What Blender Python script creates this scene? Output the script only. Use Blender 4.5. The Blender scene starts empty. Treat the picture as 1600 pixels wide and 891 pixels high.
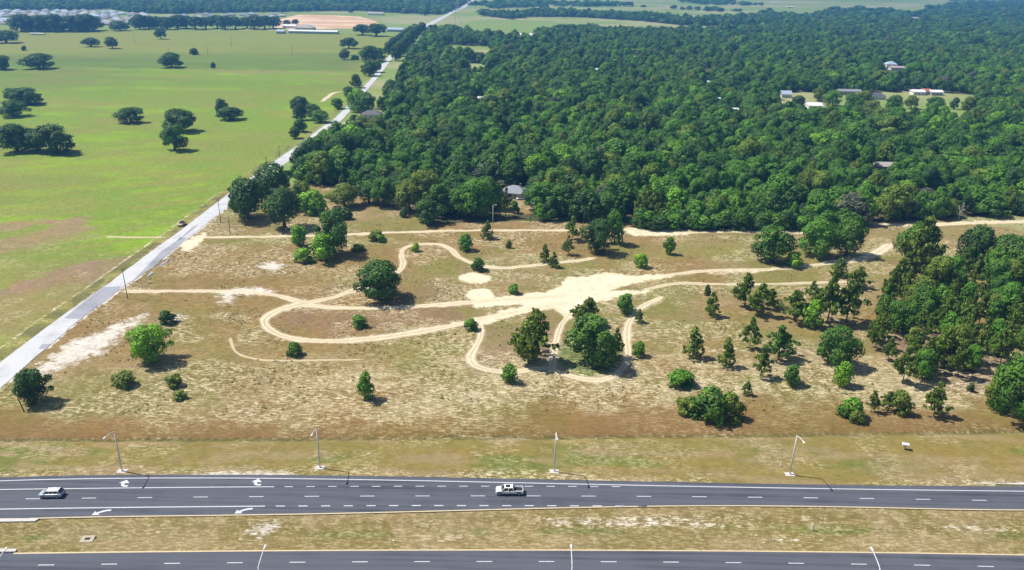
import bpy, bmesh, math, random
import numpy as np
from mathutils import Vector, Matrix

# ------------------------------------------------------------------ camera, sky, sun, exposure
SC = bpy.context.scene
COL = SC.collection
PW, PH = 1600.0, 891.0
FPX, CX, CY = 1200.0, 800.0, 445.5
CAMH = 107.0
PITCH, ROLL = math.radians(22.03), math.radians(1.2)
fw = np.array([0, math.cos(PITCH), -math.sin(PITCH)])
r0 = np.array([1.0, 0, 0])
u0 = np.array([0, math.sin(PITCH), math.cos(PITCH)])
RT = math.cos(ROLL) * r0 + math.sin(ROLL) * u0
UP = -math.sin(ROLL) * r0 + math.cos(ROLL) * u0

cam = bpy.data.cameras.new('camera')
cam.lens = FPX / PW * 36.0
cam.sensor_width = 36.0
cam.sensor_fit = 'HORIZONTAL'
cam.clip_start, cam.clip_end = 1.0, 40000.0
cam_ob = bpy.data.objects.new('camera', cam)
COL.objects.link(cam_ob)
cam_ob.matrix_world = Matrix(((RT[0], UP[0], -fw[0], 0), (RT[1], UP[1], -fw[1], 0), (RT[2], UP[2], -fw[2], CAMH), (0, 0, 0, 1)))
SC.camera = cam_ob

SUN = np.array([-7.3, 1.75, 11.0])
SUN /= np.linalg.norm(SUN)
world = bpy.data.worlds.new('World')
SC.world = world
world.use_nodes = True
wn = world.node_tree
wn.nodes.clear()
w_out = wn.nodes.new('ShaderNodeOutputWorld')
w_bg = wn.nodes.new('ShaderNodeBackground')
w_sky = wn.nodes.new('ShaderNodeTexSky')
w_sky.sky_type = 'NISHITA'
w_sky.sun_disc = False
w_sky.sun_elevation = math.asin(SUN[2])
w_sky.sun_rotation = math.atan2(SUN[0], SUN[1])
w_bg.inputs['Strength'].default_value = 0.078
wn.links.new(w_sky.outputs[0], w_bg.inputs['Color'])
wn.links.new(w_bg.outputs[0], w_out.inputs['Surface'])
sun_l = bpy.data.lights.new('sun', 'SUN')
sun_l.energy = 5.0
sun_l.angle = math.radians(0.5)
sun_l.color = (1.0, 0.955, 0.87)
sun_ob = bpy.data.objects.new('sun', sun_l)
COL.objects.link(sun_ob)
sun_ob.rotation_euler = Vector(SUN).to_track_quat('Z', 'Y').to_euler()
SC.view_settings.view_transform = 'Standard'
SC.view_settings.look = 'None'
SC.view_settings.exposure = 0.28
SC.view_settings.gamma = 1.0
SC.view_settings.use_curve_mapping = False
SC.cycles.use_denoising = True
SC.cycles.max_bounces = 6
SC.cycles.volume_bounces = 0
SC.cycles.transparent_max_bounces = 8

R = np.random.default_rng(11)

# ------------------------------------------------------------------ numpy helpers
def hash2(ix, iy, seed):
    h = (ix.astype(np.int64) * 374761393 + iy.astype(np.int64) * 668265263 + seed * 2147483647) & 0xffffffff
    h = ((h ^ (h >> 13)) * 1274126177) & 0xffffffff
    return ((h ^ (h >> 16)) & 0xffff) / 65535.0

def vnoise(x, y, seed=0):
    ix, iy = np.floor(x), np.floor(y)
    fx, fy = x - ix, y - iy
    fx, fy = fx * fx * (3 - 2 * fx), fy * fy * (3 - 2 * fy)
    a, b = hash2(ix, iy, seed), hash2(ix + 1, iy, seed)
    c, d = hash2(ix, iy + 1, seed), hash2(ix + 1, iy + 1, seed)
    return (a * (1 - fx) + b * fx) * (1 - fy) + (c * (1 - fx) + d * fx) * fy

def fbm(x, y, seed=0, octv=4):
    s, a, t = 0.0, 0.5, 0.0
    for k in range(octv):
        s = s + a * vnoise(x, y, seed + k * 17)
        t += a
        x, y, a = x * 2.03 + 5.1, y * 2.03 + 1.7, a * 0.5
    return s / t

def sstep(a, b, x):
    t = np.clip((x - a) / (b - a), 0, 1)
    return t * t * (3 - 2 * t)

def hills(x, y):
    d = np.hypot(x, y)
    return sstep(1700, 5200, d) * (38 * fbm(x / 1500.0, y / 1500.0, 5, 3) - 4)

def ray(px, py):
    d = fw * FPX + RT * (px - CX) - UP * (py - CY)
    return d / np.linalg.norm(d)

def G(px, py, z=None):
    """the point of the ground seen at a spot of the photograph"""
    d = ray(px, py)
    h = 0.0 if z is None else z
    for _ in range(8):
        t = (h - CAMH) / d[2] if d[2] < -1e-4 else 9000.0
        t = min(t, 9000.0)
        p = np.array([0, 0, CAMH]) + d * t
        if z is not None:
            return p
        h = 0.5 * h + 0.5 * float(hills(np.array([p[0]]), np.array([p[1]]))[0])
    p[2] = float(hills(np.array([p[0]]), np.array([p[1]]))[0])
    return p

def GL(pts):
    return np.array([G(*p)[:2] for p in pts])

def ppm(p):
    """pixels per metre at a world point, and the cosine of the angle of view below level"""
    v = np.array([p[0], p[1], p[2] - CAMH])
    return FPX / float(v @ fw), math.hypot(v[0], v[1]) / float(np.linalg.norm(v))

def smooth_line(P, n=10):
    """Catmull-Rom through world points"""
    P = np.asarray(P, float)
    Q = np.vstack([2 * P[0] - P[1], P, 2 * P[-1] - P[-2]])
    out = []
    for i in range(1, len(Q) - 2):
        for k in range(n):
            t = k / n
            a, b, c, d = Q[i - 1], Q[i], Q[i + 1], Q[i + 2]
            out.append(0.5 * (2 * b + (c - a) * t + (2 * a - 5 * b + 4 * c - d) * t * t + (3 * b - a - 3 * c + d) * t ** 3))
    out.append(P[-1])
    return np.array(out)

def line_dist(X, Y, P):
    d = np.full(X.shape, 1e9)
    lo, hi = P.min(0) - 30, P.max(0) + 30
    m = (X > lo[0]) & (X < hi[0]) & (Y > lo[1]) & (Y < hi[1])
    x, y = X[m], Y[m]
    dd = np.full(x.shape, 1e9)
    for a, b in zip(P[:-1], P[1:]):
        v = b - a
        L = v @ v + 1e-9
        t = np.clip(((x - a[0]) * v[0] + (y - a[1]) * v[1]) / L, 0, 1)
        dd = np.minimum(dd, np.hypot(x - a[0] - t * v[0], y - a[1] - t * v[1]))
    d[m] = dd
    return d

def line_sdist(X, Y, P, reach):
    """signed distance to the side of a polyline, 1e9 beyond reach"""
    out = np.full(X.shape, 1e9)
    lo, hi = P.min(0) - reach, P.max(0) + reach
    m = (X > lo[0]) & (X < hi[0]) & (Y > lo[1]) & (Y < hi[1])
    x, y = X[m], Y[m]
    best, sg = np.full(x.shape, 1e9), np.ones(x.shape)
    for a, b in zip(P[:-1], P[1:]):
        v = b - a
        t = np.clip(((x - a[0]) * v[0] + (y - a[1]) * v[1]) / (v @ v + 1e-9), 0, 1)
        d = np.hypot(x - a[0] - t * v[0], y - a[1] - t * v[1])
        cr = v[0] * (y - a[1]) - v[1] * (x - a[0])
        w = d < best
        best = np.where(w, d, best)
        sg = np.where(w, np.sign(cr), sg)
    out[m] = best * sg
    return out

def inside(X, Y, P):
    c = np.zeros(X.shape, bool)
    n = len(P)
    for i in range(n):
        x1, y1 = P[i]
        x2, y2 = P[(i + 1) % n]
        if y1 == y2:
            continue
        m = ((y1 > Y) != (y2 > Y))
        c ^= m & (X < (x2 - x1) * (Y - y1) / (y2 - y1) + x1)
    return c

def poly_sd(X, Y, P):
    """signed distance, positive inside"""
    d = line_dist(X, Y, np.vstack([P, P[:1]]))
    return np.where(inside(X, Y, P), d, -d)

# ------------------------------------------------------------------ mesh and material helpers
def fast_mesh(name, V, Q, mat=None, smooth=False):
    V = np.ascontiguousarray(V, np.float32)
    Q = np.ascontiguousarray(Q, np.int32)
    me = bpy.data.meshes.new(name)
    k = Q.shape[1]
    me.vertices.add(len(V))
    me.vertices.foreach_set('co', V.ravel())
    me.loops.add(Q.size)
    me.loops.foreach_set('vertex_index', Q.ravel())
    me.polygons.add(len(Q))
    me.polygons.foreach_set('loop_start', np.arange(0, Q.size, k, dtype=np.int32))
    me.polygons.foreach_set('loop_total', np.full(len(Q), k, np.int32))
    if smooth:
        me.polygons.foreach_set('use_smooth', np.ones(len(Q), bool))
    me.update(calc_edges=True)
    me.validate()
    if mat:
        me.materials.append(mat)
    return me

def link(name, me, parent=None, loc=None):
    o = bpy.data.objects.new(name, me)
    COL.objects.link(o)
    if parent is not None:
        o.parent = parent
    if loc is not None:
        o.location = loc
    return o

def tag(o, label=None, cat=None, group=None, kind=None):
    if label: o['label'] = label
    if cat: o['category'] = cat
    if group: o['group'] = group
    if kind: o['kind'] = kind
    return o

def empty(name, loc, rz=0.0):
    o = bpy.data.objects.new(name, None)
    COL.objects.link(o)
    o.location = loc
    o.rotation_euler = (0, 0, rz)
    o.empty_display_size = 0.3
    return o

class MB:
    """collects boxes, tubes and quads into one mesh"""
    def __init__(self):
        self.v, self.f = [], []
    def add(self, vs, fs):
        n = len(self.v)
        self.v += [tuple(map(float, p)) for p in vs]
        self.f += [tuple(n + i for i in f) for f in fs]
        return self
    def box(self, x0, x1, y0, y1, z0, z1):
        vs = [(x, y, z) for z in (z0, z1) for y in (y0, y1) for x in (x0, x1)]
        return self.add(vs, [(0, 2, 3, 1), (4, 5, 7, 6), (0, 1, 5, 4), (2, 6, 7, 3), (0, 4, 6, 2), (1, 3, 7, 5)])
    def tube(self, pts, rad, n=8, caps=True):
        pts = [np.array(p, float) for p in pts]
        if not hasattr(rad, '__len__'):
            rad = [rad] * len(pts)
        vs, fs = [], []
        for i, p in enumerate(pts):
            t = pts[min(i + 1, len(pts) - 1)] - pts[max(i - 1, 0)]
            t = t / (np.linalg.norm(t) + 1e-9)
            a = np.array([1.0, 0, 0]) if abs(t[0]) < 0.9 else np.array([0, 1.0, 0])
            u = np.cross(t, a); u /= np.linalg.norm(u)
            w = np.cross(t, u)
            for k in range(n):
                an = 2 * math.pi * k / n
                vs.append(p + rad[i] * (math.cos(an) * u + math.sin(an) * w))
        for i in range(len(pts) - 1):
            for k in range(n):
                k2 = (k + 1) % n
                fs.append((i * n + k, i * n + k2, (i + 1) * n + k2, (i + 1) * n + k))
        if caps:
            fs.append(tuple(range(n - 1, -1, -1)))
            fs.append(tuple((len(pts) - 1) * n + k for k in range(n)))
        return self.add(vs, fs)
    def mesh(self, name, mat, bevel=0, smooth=False):
        me = bpy.data.meshes.new(name)
        me.from_pydata(self.v, [], self.f)
        bm = bmesh.new()
        bm.from_mesh(me)
        bmesh.ops.recalc_face_normals(bm, faces=bm.faces)
        if bevel:
            bmesh.ops.bevel(bm, geom=[e for e in bm.edges], offset=bevel, segments=2, affect='EDGES', profile=0.6)
        for f in bm.faces:
            f.smooth = smooth
        bm.to_mesh(me)
        bm.free()
        me.materials.append(mat)
        return me
    def build(self, name, mat, parent=None, bevel=0, smooth=False):
        return link(name, self.mesh(name, mat, bevel, smooth), parent)

class NT:
    def __init__(self, name):
        self.m = bpy.data.materials.new(name)
        self.m.use_nodes = True
        self.t = self.m.node_tree
        self.b = self.t.nodes['Principled BSDF']
    def n(self, typ, **kw):
        o = self.t.nodes.new(typ)
        for k, v in kw.items():
            setattr(o, k, v)
        return o
    def l(self, a, b):
        self.t.links.new(a, b)
    def noise(self, scale, detail=4, rough=0.6, vec=None, dist=0.0):
        o = self.n('ShaderNodeTexNoise')
        o.inputs['Scale'].default_value = scale
        o.inputs['Detail'].default_value = detail
        o.inputs['Roughness'].default_value = rough
        o.inputs['Distortion'].default_value = dist
        if vec is not None:
            self.l(vec, o.inputs['Vector'])
        return o.outputs['Fac']
    def math(self, op, a, b=None, c=None, clamp=False):
        o = self.n('ShaderNodeMath', operation=op, use_clamp=clamp)
        for i, v in enumerate((a, b, c)):
            if v is None:
                continue
            if isinstance(v, (int, float)):
                o.inputs[i].default_value = v
            else:
                self.l(v, o.inputs[i])
        return o.outputs[0]
    def ramp(self, v, a, b, lo=0.0, hi=1.0):
        o = self.n('ShaderNodeMapRange', interpolation_type='SMOOTHSTEP')
        self.l(v, o.inputs['Value'])
        for i, x in zip(range(1, 5), (a, b, lo, hi)):
            o.inputs[i].default_value = x
        return o.outputs['Result']
    def mix(self, f, a, b, mode='MIX'):
        o = self.n('ShaderNodeMix', data_type='RGBA', blend_type=mode)
        for i, v in ((0, f), (6, a), (7, b)):
            if isinstance(v, (int, float)):
                o.inputs[i].default_value = v
            elif isinstance(v, tuple):
                o.inputs[i].default_value = (*v[:3], 1)
            else:
                self.l(v, o.inputs[i])
        return o.outputs[2]

def simple(name, col, rough=0.6, metal=0.0, var=0.25, scale=3.0, spec=0.5):
    t = NT(name)
    tc = t.n('ShaderNodeTexCoord')
    nz = t.noise(scale, 4, 0.6, tc.outputs['Object'])
    lo = tuple(c * (1 - var) for c in col)
    hi = tuple(min(1, c * (1 + var)) for c in col)
    t.l(t.mix(nz, lo, hi), t.b.inputs['Base Color'])
    t.b.inputs['Roughness'].default_value = rough
    t.b.inputs['Metallic'].default_value = metal
    t.b.inputs['Specular IOR Level'].default_value = spec
    return t.m

# ------------------------------------------------------------------ layout, measured on the photograph
# county road edges
CR_L = [(-150, 680), (-60, 612), (0, 567), (100, 492), (166, 446), (230, 398), (296, 350), (352, 307), (410, 265), (460, 231), (498, 203), (522, 186), (545, 163), (564, 141), (586, 116), (604, 92), (618, 78), (634, 60), (648, 47), (668, 37), (690, 26), (706, 18), (724, 9), (742, -3)]
CR_R = [(-110, 700), (-40, 640), (0, 607), (125, 500), (194, 449), (254, 405), (318, 354), (370, 313), (425, 271), (472, 236), (510, 206), (534, 188), (553, 166), (571, 144), (593, 118), (611, 94), (624, 80), (640, 62), (656, 48), (677, 38), (697, 27), (711, 19), (728, 11), (746, -2)]
crl, crr = smooth_line(GL(CR_L), 6), smooth_line(GL(CR_R), 6)
cr_mid = 0.5 * (crl + crr)

# highway: each line as a smooth curve y(x) in world metres, fitted to points of the photograph
def fit(pts, deg=3):
    P = GL(pts)
    c = np.polyfit(P[:, 0] / 100.0, P[:, 1], deg)
    x0, x1 = P[:, 0].min(), P[:, 0].max()
    s0 = np.polyval(np.polyder(c), x0 / 100.0) / 100.0
    s1 = np.polyval(np.polyder(c), x1 / 100.0) / 100.0
    def f(x):
        x = np.asarray(x, float)
        xc = np.clip(x, x0, x1)
        return np.polyval(c, xc / 100.0) + np.where(x < x0, s0, np.where(x > x1, s1, 0)) * (x - xc)
    return f
far_top = fit([(0, 746), (200, 744), (400, 742.5), (600, 744.5), (800, 749), (1000, 753.5), (1200, 757), (1400, 759), (1600, 761)], 4)
far_bot = fit([(0, 814), (60, 812), (200, 809), (400, 806.5), (600, 803), (800, 797.5), (900, 795), (1000, 793), (1200, 793.2), (1400, 795.5), (1600, 799)], 5)
edge_white = fit([(0, 752), (200, 749.5), (400, 748), (600, 750), (800, 755.5), (1000, 760.5), (1200, 763), (1400, 765.5), (1600, 769)], 4)
turn_top = fit([(0, 766), (200, 763.5), (440, 761.4), (600, 761), (800, 761), (970, 761.4)], 2)
lane_c = fit([(50, 780.5), (225, 778.6), (400, 776.8), (576, 776.2), (745, 776.2), (920, 776.4), (1090, 777.2), (1265, 778.8), (1440, 781), (1526, 783)], 3)
turn_bot = fit([(0, 796.7), (200, 794), (426, 791.8), (600, 791.3), (800, 791.3), (1010, 792)], 2)
near_top = fit([(0, 865.5), (100, 863.2), (400, 860.5), (800, 860), (1200, 861.2), (1400, 863.6), (1600, 867.3)], 3)
near_lane = fit([(75, 884), (172, 882.7), (270, 881.3), (465, 879.5), (660, 878.8), (855, 878.8), (1050, 879.6), (1240, 881), (1340, 882.5), (1437, 884.3), (1535, 886.2)], 3)
ditch = fit([(0, 686), (200, 684), (400, 682.5), (800, 682), (1000, 681.5), (1200, 678), (1600, 672)], 2)
near_bot = lambda x: near_lane(x) - 5.4
SX = np.arange(-420, 421, 4.0)

TRACKS = [  # points, half width, strength, two wheel ruts
    ([(300, 371), (400, 370), (500, 368), (600, 364), (690, 361), (800, 360), (900, 360), (985, 359)], 1.3, 0.9, 0),
    ([(985, 359), (1040, 362), (1100, 362), (1200, 361), (1330, 366)], 2.6, 0.8, 0),
    ([(170, 370), (255, 371)], 0.9, 0.62, 0),
    ([(1335, 345), (1380, 350), (1440, 352), (1520, 348), (1600, 346), (1720, 343)], 2.4, 1.0, 0),
    ([(200, 455), (300, 455), (380, 456), (420, 460), (445, 465), (472, 473)], 1.5, 0.82, 0),
    ([(553, 453), (510, 467), (470, 476), (440, 484), (421, 493), (413, 503), (420, 514), (440, 524), (470, 531), (510, 533), (560, 531), (620, 524), (680, 514), (725, 505), (770, 495), (830, 483), (880, 475)], 1.75, 1.0, 1),
    ([(553, 453), (585, 445), (612, 432), (630, 416), (627, 399), (632, 388), (655, 382), (685, 382), (705, 390), (717, 402), (740, 412), (770, 418), (800, 418), (850, 413), (905, 407), (924, 404)], 1.35, 1.0, 1),
    ([(480, 477), (530, 481), (600, 481), (680, 477), (760, 470), (820, 467), (880, 462)], 1.7, 1.0, 0),
    ([(748, 503), (752, 520), (741, 545), (736, 560), (745, 572), (770, 579), (810, 580), (850, 575), (880, 584), (910, 592), (940, 593), (965, 583), (981, 560), (979, 530), (983, 505), (1000, 482), (1030, 466)], 1.3, 1.0, 1),
    ([(889, 490), (876, 515), (868, 545), (862, 576)], 1.2, 1.0, 1),
    ([(360, 530), (365, 545), (380, 556), (420, 563), (500, 563), (560, 562)], 0.5, 0.66, 0),
    ([(1040, 431), (1060, 428), (1110, 423), (1200, 421), (1290, 412)], 1.6, 0.78, 0),
    ([(1010, 452), (1060, 443), (1130, 444), (1200, 444), (1330, 440)], 1.2, 0.75, 1),
    ([(1290, 411), (1330, 407), (1360, 400), (1388, 384)], 2.2, 0.9, 0),
    ([(505, 158), (520, 146), (536, 143)], 2.0, 0.9, 0),
    ([(500, 208), (560, 187), (576, 187)], 2.4, 0.85, 0),
]
SANDS = [  # polygons of bare sand, strength
    ([(740, 470), (790, 464), (840, 459), (876, 449), (885, 438), (905, 434), (930, 430), (956, 428), (985, 432), (1020, 430), (1048, 431), (1010, 438), (975, 446), (950, 455), (1012, 455), (955, 466), (920, 474), (900, 484), (890, 496), (878, 488), (865, 482), (830, 486), (790, 496), (758, 506), (748, 500), (790, 486), (830, 476), (780, 476), (745, 480)], 1.0),
    ([(721, 434), (726, 429), (743, 426), (760, 429), (765, 434), (758, 440), (743, 442), (728, 440)], 1.0),
    ([(727, 460), (733, 454), (749, 451), (765, 455), (771, 461), (764, 467), (748, 469), (733, 466)], 1.0),
    ([(980, 356), (1060, 360), (1075, 366), (1030, 368), (985, 367)], 0.8),
    ([(285, 380), (318, 366), (312, 378), (290, 394)], 0.9),
    ([(1100, 425), (1180, 420), (1190, 426), (1110, 430)], 0.55),
]
CHALK = [
    ([(403, 822), (418, 820), (425, 825), (420, 830), (404, 829)], 1.0),
    ([(205, 818), (260, 815), (262, 836), (160, 842), (165, 834)], 0.38),
    ([(52, 580), (100, 545), (140, 520), (180, 503), (222, 494), (218, 508), (190, 530), (165, 553), (110, 568), (72, 584)], 0.78),
    ([(330, 452), (400, 448), (425, 458), (370, 462), (365, 474), (345, 476), (340, 462)], 0.75),
    ([(408, 409), (432, 407), (446, 415), (425, 422), (408, 418)], 0.8),
    ([(430, 425), (490, 422), (480, 436), (440, 444)], 0.35),
    ([(265, 495), (285, 490), (288, 505), (265, 510)], 0.6),
    ([(960, 362), (985, 358), (985, 366), (962, 370)], 0.6),
]
PASTURE = [(-900, 1300), (-150, 676), (0, 564), (163, 444), (293, 348), (408, 263), (495, 201), (520, 184), (562, 139), (602, 90), (632, 58), (560, 52), (430, 48), (0, 44), (-1200, 60)]
FOREST = [(690, 350), (820, 345), (1000, 350), (1340, 352), (1600, 336), (2100, 320), (2500, 60), (2100, 0), (1640, -9), (1560, 4), (1445, 14), (1300, 14), (1200, 44), (1060, 52), (900, 49), (855, 50), (838, 58), (800, 62), (740, 58), (705, 46), (676, 52), (651, 85), (627, 122), (600, 160), (575, 178), (545, 196), (505, 222), (478, 250), (470, 285), (560, 296), (640, 312)]
FARWOODS = [
    [(-260, 17), (0, 16), (130, 17), (170, 14), (205, 20), (260, 22), (430, 19), (560, 17), (640, 22), (692, 23), (733, 6), (745, -6), (640, -17), (-300, -22)],
    [(742, 22), (770, 27), (800, 30), (830, 27), (900, 27), (1000, 33), (1070, 40), (1160, 42), (1260, 34), (1310, 26), (1200, 24), (1130, 30), (1090, 32), (1000, 25), (900, 21), (850, 19), (800, 22)],
    [(760, 10), (820, 8), (815, 12), (770, 14)],
]
CLEAR = [  # open ground inside the wood
    [(698, 70), (768, 73), (768, 85), (735, 86), (698, 80)],
    [(728, 99), (762, 100), (762, 110), (730, 110)],
    [(770, 335), (778, 300), (800, 292), (826, 296), (822, 318), (840, 334)],
    [(1212, 148), (1250, 142), (1330, 150), (1400, 142), (1520, 148), (1530, 166), (1512, 186), (1370, 187), (1290, 178), (1225, 172)],
    [(540, 176), (600, 172), (615, 182), (600, 190), (545, 195)],
    [(1440, 20), (1310, 14), (1200, 16), (1120, 26), (1100, 8), (1300, -10), (1460, 6)],
    [(1305, 58), (1338, 58), (1338, 64), (1305, 64)],
    [(1340, 350), (1500, 340), (1620, 335), (1620, 352), (1340, 362)],
]
SANDPIT = [(424, 44), (440, 30), (465, 23), (520, 24), (562, 26), (584, 32), (592, 37), (550, 45), (470, 46)]
SUBURB = [(-60, 40), (-60, 18), (140, 18), (200, 22), (235, 24), (245, 34), (205, 39), (150, 40), (28, 40)]
SUBURB2 = [(255, 24), (440, 22), (440, 30), (255, 30)]
pasture_w, forest_w, pit_w = GL(PASTURE), GL(FOREST), GL(SANDPIT)
farw = [GL(p) for p in FARWOODS]
clear_w = [GL(p) for p in CLEAR]

# ------------------------------------------------------------------ materials
def ground_material():
    t = NT('ground')
    a = t.n('ShaderNodeAttribute', attribute_name='soil')
    m = t.n('ShaderNodeAttribute', attribute_name='cover')
    geo = t.n('ShaderNodeNewGeometry')
    pos = geo.outputs['Position']
    sep = t.n('ShaderNodeSeparateColor')
    t.l(m.outputs['Color'], sep.inputs[0])
    sand, fleck, chalk = sep.outputs[0], sep.outputs[1], sep.outputs[2]
    st = t.n('ShaderNodeMapping')
    st.inputs['Scale'].default_value = (0.42, 1.25, 1.0)
    t.l(pos, st.inputs['Vector'])
    n_big = t.noise(0.06, 5, 0.65, pos)
    n_mid = t.noise(0.38, 5, 0.68, pos, 0.6)
    n_fine = t.noise(1.5, 4, 0.75, st.outputs[0], 0.8)
    n_tiny = t.noise(4.2, 3, 0.7, pos)
    col = a.outputs['Color']
    br = t.math('ADD', t.math('MULTIPLY', t.ramp(n_fine, 0.25, 0.75), 0.75), t.math('MULTIPLY', t.ramp(n_mid, 0.2, 0.8), 0.5))
    br = t.math('ADD', br, t.math('MULTIPLY', t.ramp(n_tiny, 0.2, 0.8), 0.35))
    far = t.n('ShaderNodeSeparateXYZ')
    t.l(pos, far.inputs[0])
    br = t.math('ADD', t.math('MULTIPLY', br, 0.74), 0.4)
    br = t.math('ADD', 1.0, t.math('MULTIPLY', t.math('SUBTRACT', br, 1.0), t.math('ADD', 0.62, t.math('MULTIPLY', fleck, 0.4))))
    sc = t.n('ShaderNodeVectorMath', operation='SCALE')
    t.l(col, sc.inputs[0]); t.l(br, sc.inputs['Scale'])
    c = sc.outputs[0]
    # hue drift: straw and green among the grass
    c = t.mix(t.math('MULTIPLY', t.ramp(n_big, 0.45, 0.7), 0.3), c, t.mix(1.0, c, (1.2, 1.0, 0.72), 'MULTIPLY'))
    # dead straw flecks
    fl = t.math('MULTIPLY', t.ramp(t.math('ADD', n_fine, t.math('MULTIPLY', n_mid, 0.35)), 0.66, 0.78), fleck)
    c = t.mix(fl, c, (0.66, 0.56, 0.37))
    # dark weeds
    vor = t.n('ShaderNodeTexVoronoi', feature='F1')
    vor.inputs['Scale'].default_value = 0.8
    t.l(pos, vor.inputs['Vector'])
    wd = t.math('MULTIPLY', t.ramp(vor.outputs['Distance'], 0.34, 0.1), t.ramp(n_mid, 0.5, 0.62))
    c = t.mix(t.math('MULTIPLY', wd, t.math('MULTIPLY', fleck, 0.4)), c, (0.10, 0.10, 0.035))
    ck = t.ramp(t.math('ADD', chalk, t.math('MULTIPLY', t.math('SUBTRACT', t.math('ADD', n_mid, n_fine), 1.0), 0.95)), 0.34, 0.8)
    c = t.mix(ck, c, t.mix(t.ramp(n_fine, 0.3, 0.7), (0.54, 0.48, 0.40), (0.80, 0.75, 0.68)))
    sn = t.ramp(t.math('ADD', sand, t.math('MULTIPLY', t.math('SUBTRACT', t.math('ADD', n_mid, n_fine), 1.0), 0.8)), 0.36, 0.8)
    c = t.mix(sn, c, t.mix(t.ramp(t.math('ADD', t.math('MULTIPLY', n_mid, 0.5), t.math('MULTIPLY', n_fine, 0.5)), 0.35, 0.65), (0.62, 0.51, 0.34), (0.90, 0.79, 0.57)))
    tr = t.n('ShaderNodeAttribute', attribute_name='trail')
    ts = t.n('ShaderNodeSeparateColor')
    t.l(tr.outputs['Color'], ts.inputs[0])
    u = t.math('ABSOLUTE', ts.outputs[0])
    un = t.math('ADD', u, t.math('MULTIPLY', t.math('SUBTRACT', t.math('ADD', n_mid, n_fine), 1.0), 1.5))
    edge = t.math('MULTIPLY', t.ramp(un, 1.55, 0.5), t.ramp(ts.outputs[1], 0.1, 0.95, 0.0, 1.0))
    uw = t.math('ADD', u, t.math('MULTIPLY', t.math('SUBTRACT', n_mid, 0.5), 0.7))
    rut = t.ramp(t.math('ABSOLUTE', t.math('SUBTRACT', uw, 0.58)), 0.6, 0.1)
    mid = t.math('MULTIPLY', t.math('MULTIPLY', t.ramp(uw, 0.42, 0.0), ts.outputs[2]), t.ramp(n_mid, 0.35, 0.6))
    edge = t.math('MULTIPLY', edge, t.math('SUBTRACT', 1.0, t.math('MULTIPLY', mid, 0.5)))
    dirt = t.mix(rut, (0.60, 0.49, 0.33), (0.76, 0.655, 0.47))
    dirt = t.mix(t.ramp(n_fine, 0.35, 0.65, 0.0, 0.35), dirt, (0.46, 0.36, 0.22))
    c = t.mix(edge, c, dirt)
    t.l(c, t.b.inputs['Base Color'])
    t.b.inputs['Roughness'].default_value = 0.95
    t.b.inputs['Specular IOR Level'].default_value = 0.1
    bp = t.n('ShaderNodeBump')
    bp.inputs['Strength'].default_value = 0.7
    bp.inputs['Distance'].default_value = 0.35
    t.l(n_fine, bp.inputs['Height'])
    t.l(bp.outputs[0], t.b.inputs['Normal'])
    return t.m

def asphalt(name, lo, hi, streak=0.3, patch=0.0):
    t = NT(name)
    geo = t.n('ShaderNodeNewGeometry')
    pos = geo.outputs['Position']
    st = t.n('ShaderNodeMapping')
    st.inputs['Scale'].default_value = (0.02, 0.9, 1)
    t.l(pos, st.inputs['Vector'])
    f = t.math('ADD', t.math('MULTIPLY', t.noise(1.0, 4, 0.6, st.outputs[0] if not patch else pos), streak), t.math('MULTIPLY', t.noise(6.0, 4, 0.8, pos), 0.35))
    f = t.math('ADD', f, t.math('MULTIPLY', t.noise(0.12, 4, 0.6, pos), 0.65 - streak + 0.2))
    t.l(t.mix(t.ramp(f, 0.38, 0.66), lo, hi), t.b.inputs['Base Color'])
    t.b.inputs['Roughness'].default_value = 0.85
    t.b.inputs['Specular IOR Level'].default_value = 0.25
    return t.m

def paint(name, col):
    t = NT(name)
    geo = t.n('ShaderNodeNewGeometry')
    n = t.noise(3.0, 5, 0.75, geo.outputs['Position'])
    t.l(t.mix(t.ramp(n, 0.25, 0.6), tuple(c * 0.68 for c in col), col), t.b.inputs['Base Color'])
    t.b.inputs['Roughness'].default_value = 0.6
    return t.m

def leaf_material():
    t = NT('foliage')
    a = t.n('ShaderNodeAttribute', attribute_name='tint', attribute_type='INSTANCER')
    lv = t.n('ShaderNodeAttribute', attribute_name='leafv')
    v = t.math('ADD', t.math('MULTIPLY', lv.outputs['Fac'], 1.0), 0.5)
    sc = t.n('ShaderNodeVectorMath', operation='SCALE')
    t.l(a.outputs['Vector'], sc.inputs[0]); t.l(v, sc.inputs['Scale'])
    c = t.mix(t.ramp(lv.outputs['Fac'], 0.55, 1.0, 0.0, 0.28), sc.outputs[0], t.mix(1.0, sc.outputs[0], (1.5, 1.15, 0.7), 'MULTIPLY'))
    t.l(c, t.b.inputs['Base Color'])
    t.b.inputs['Roughness'].default_value = 0.62
    t.b.inputs['Specular IOR Level'].default_value = 0.3
    tr = t.n('ShaderNodeBsdfTranslucent')
    t.l(t.mix(1.0, c, (1.1, 1.3, 0.6), 'MULTIPLY'), tr.inputs['Color'])
    mx = t.n('ShaderNodeMixShader')
    mx.inputs[0].default_value = 0.2
    t.l(t.b.outputs[0], mx.inputs[1]); t.l(tr.outputs[0], mx.inputs[2])
    t.l(mx.outputs[0], t.t.nodes['Material Output'].inputs['Surface'])
    return t.m

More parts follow.
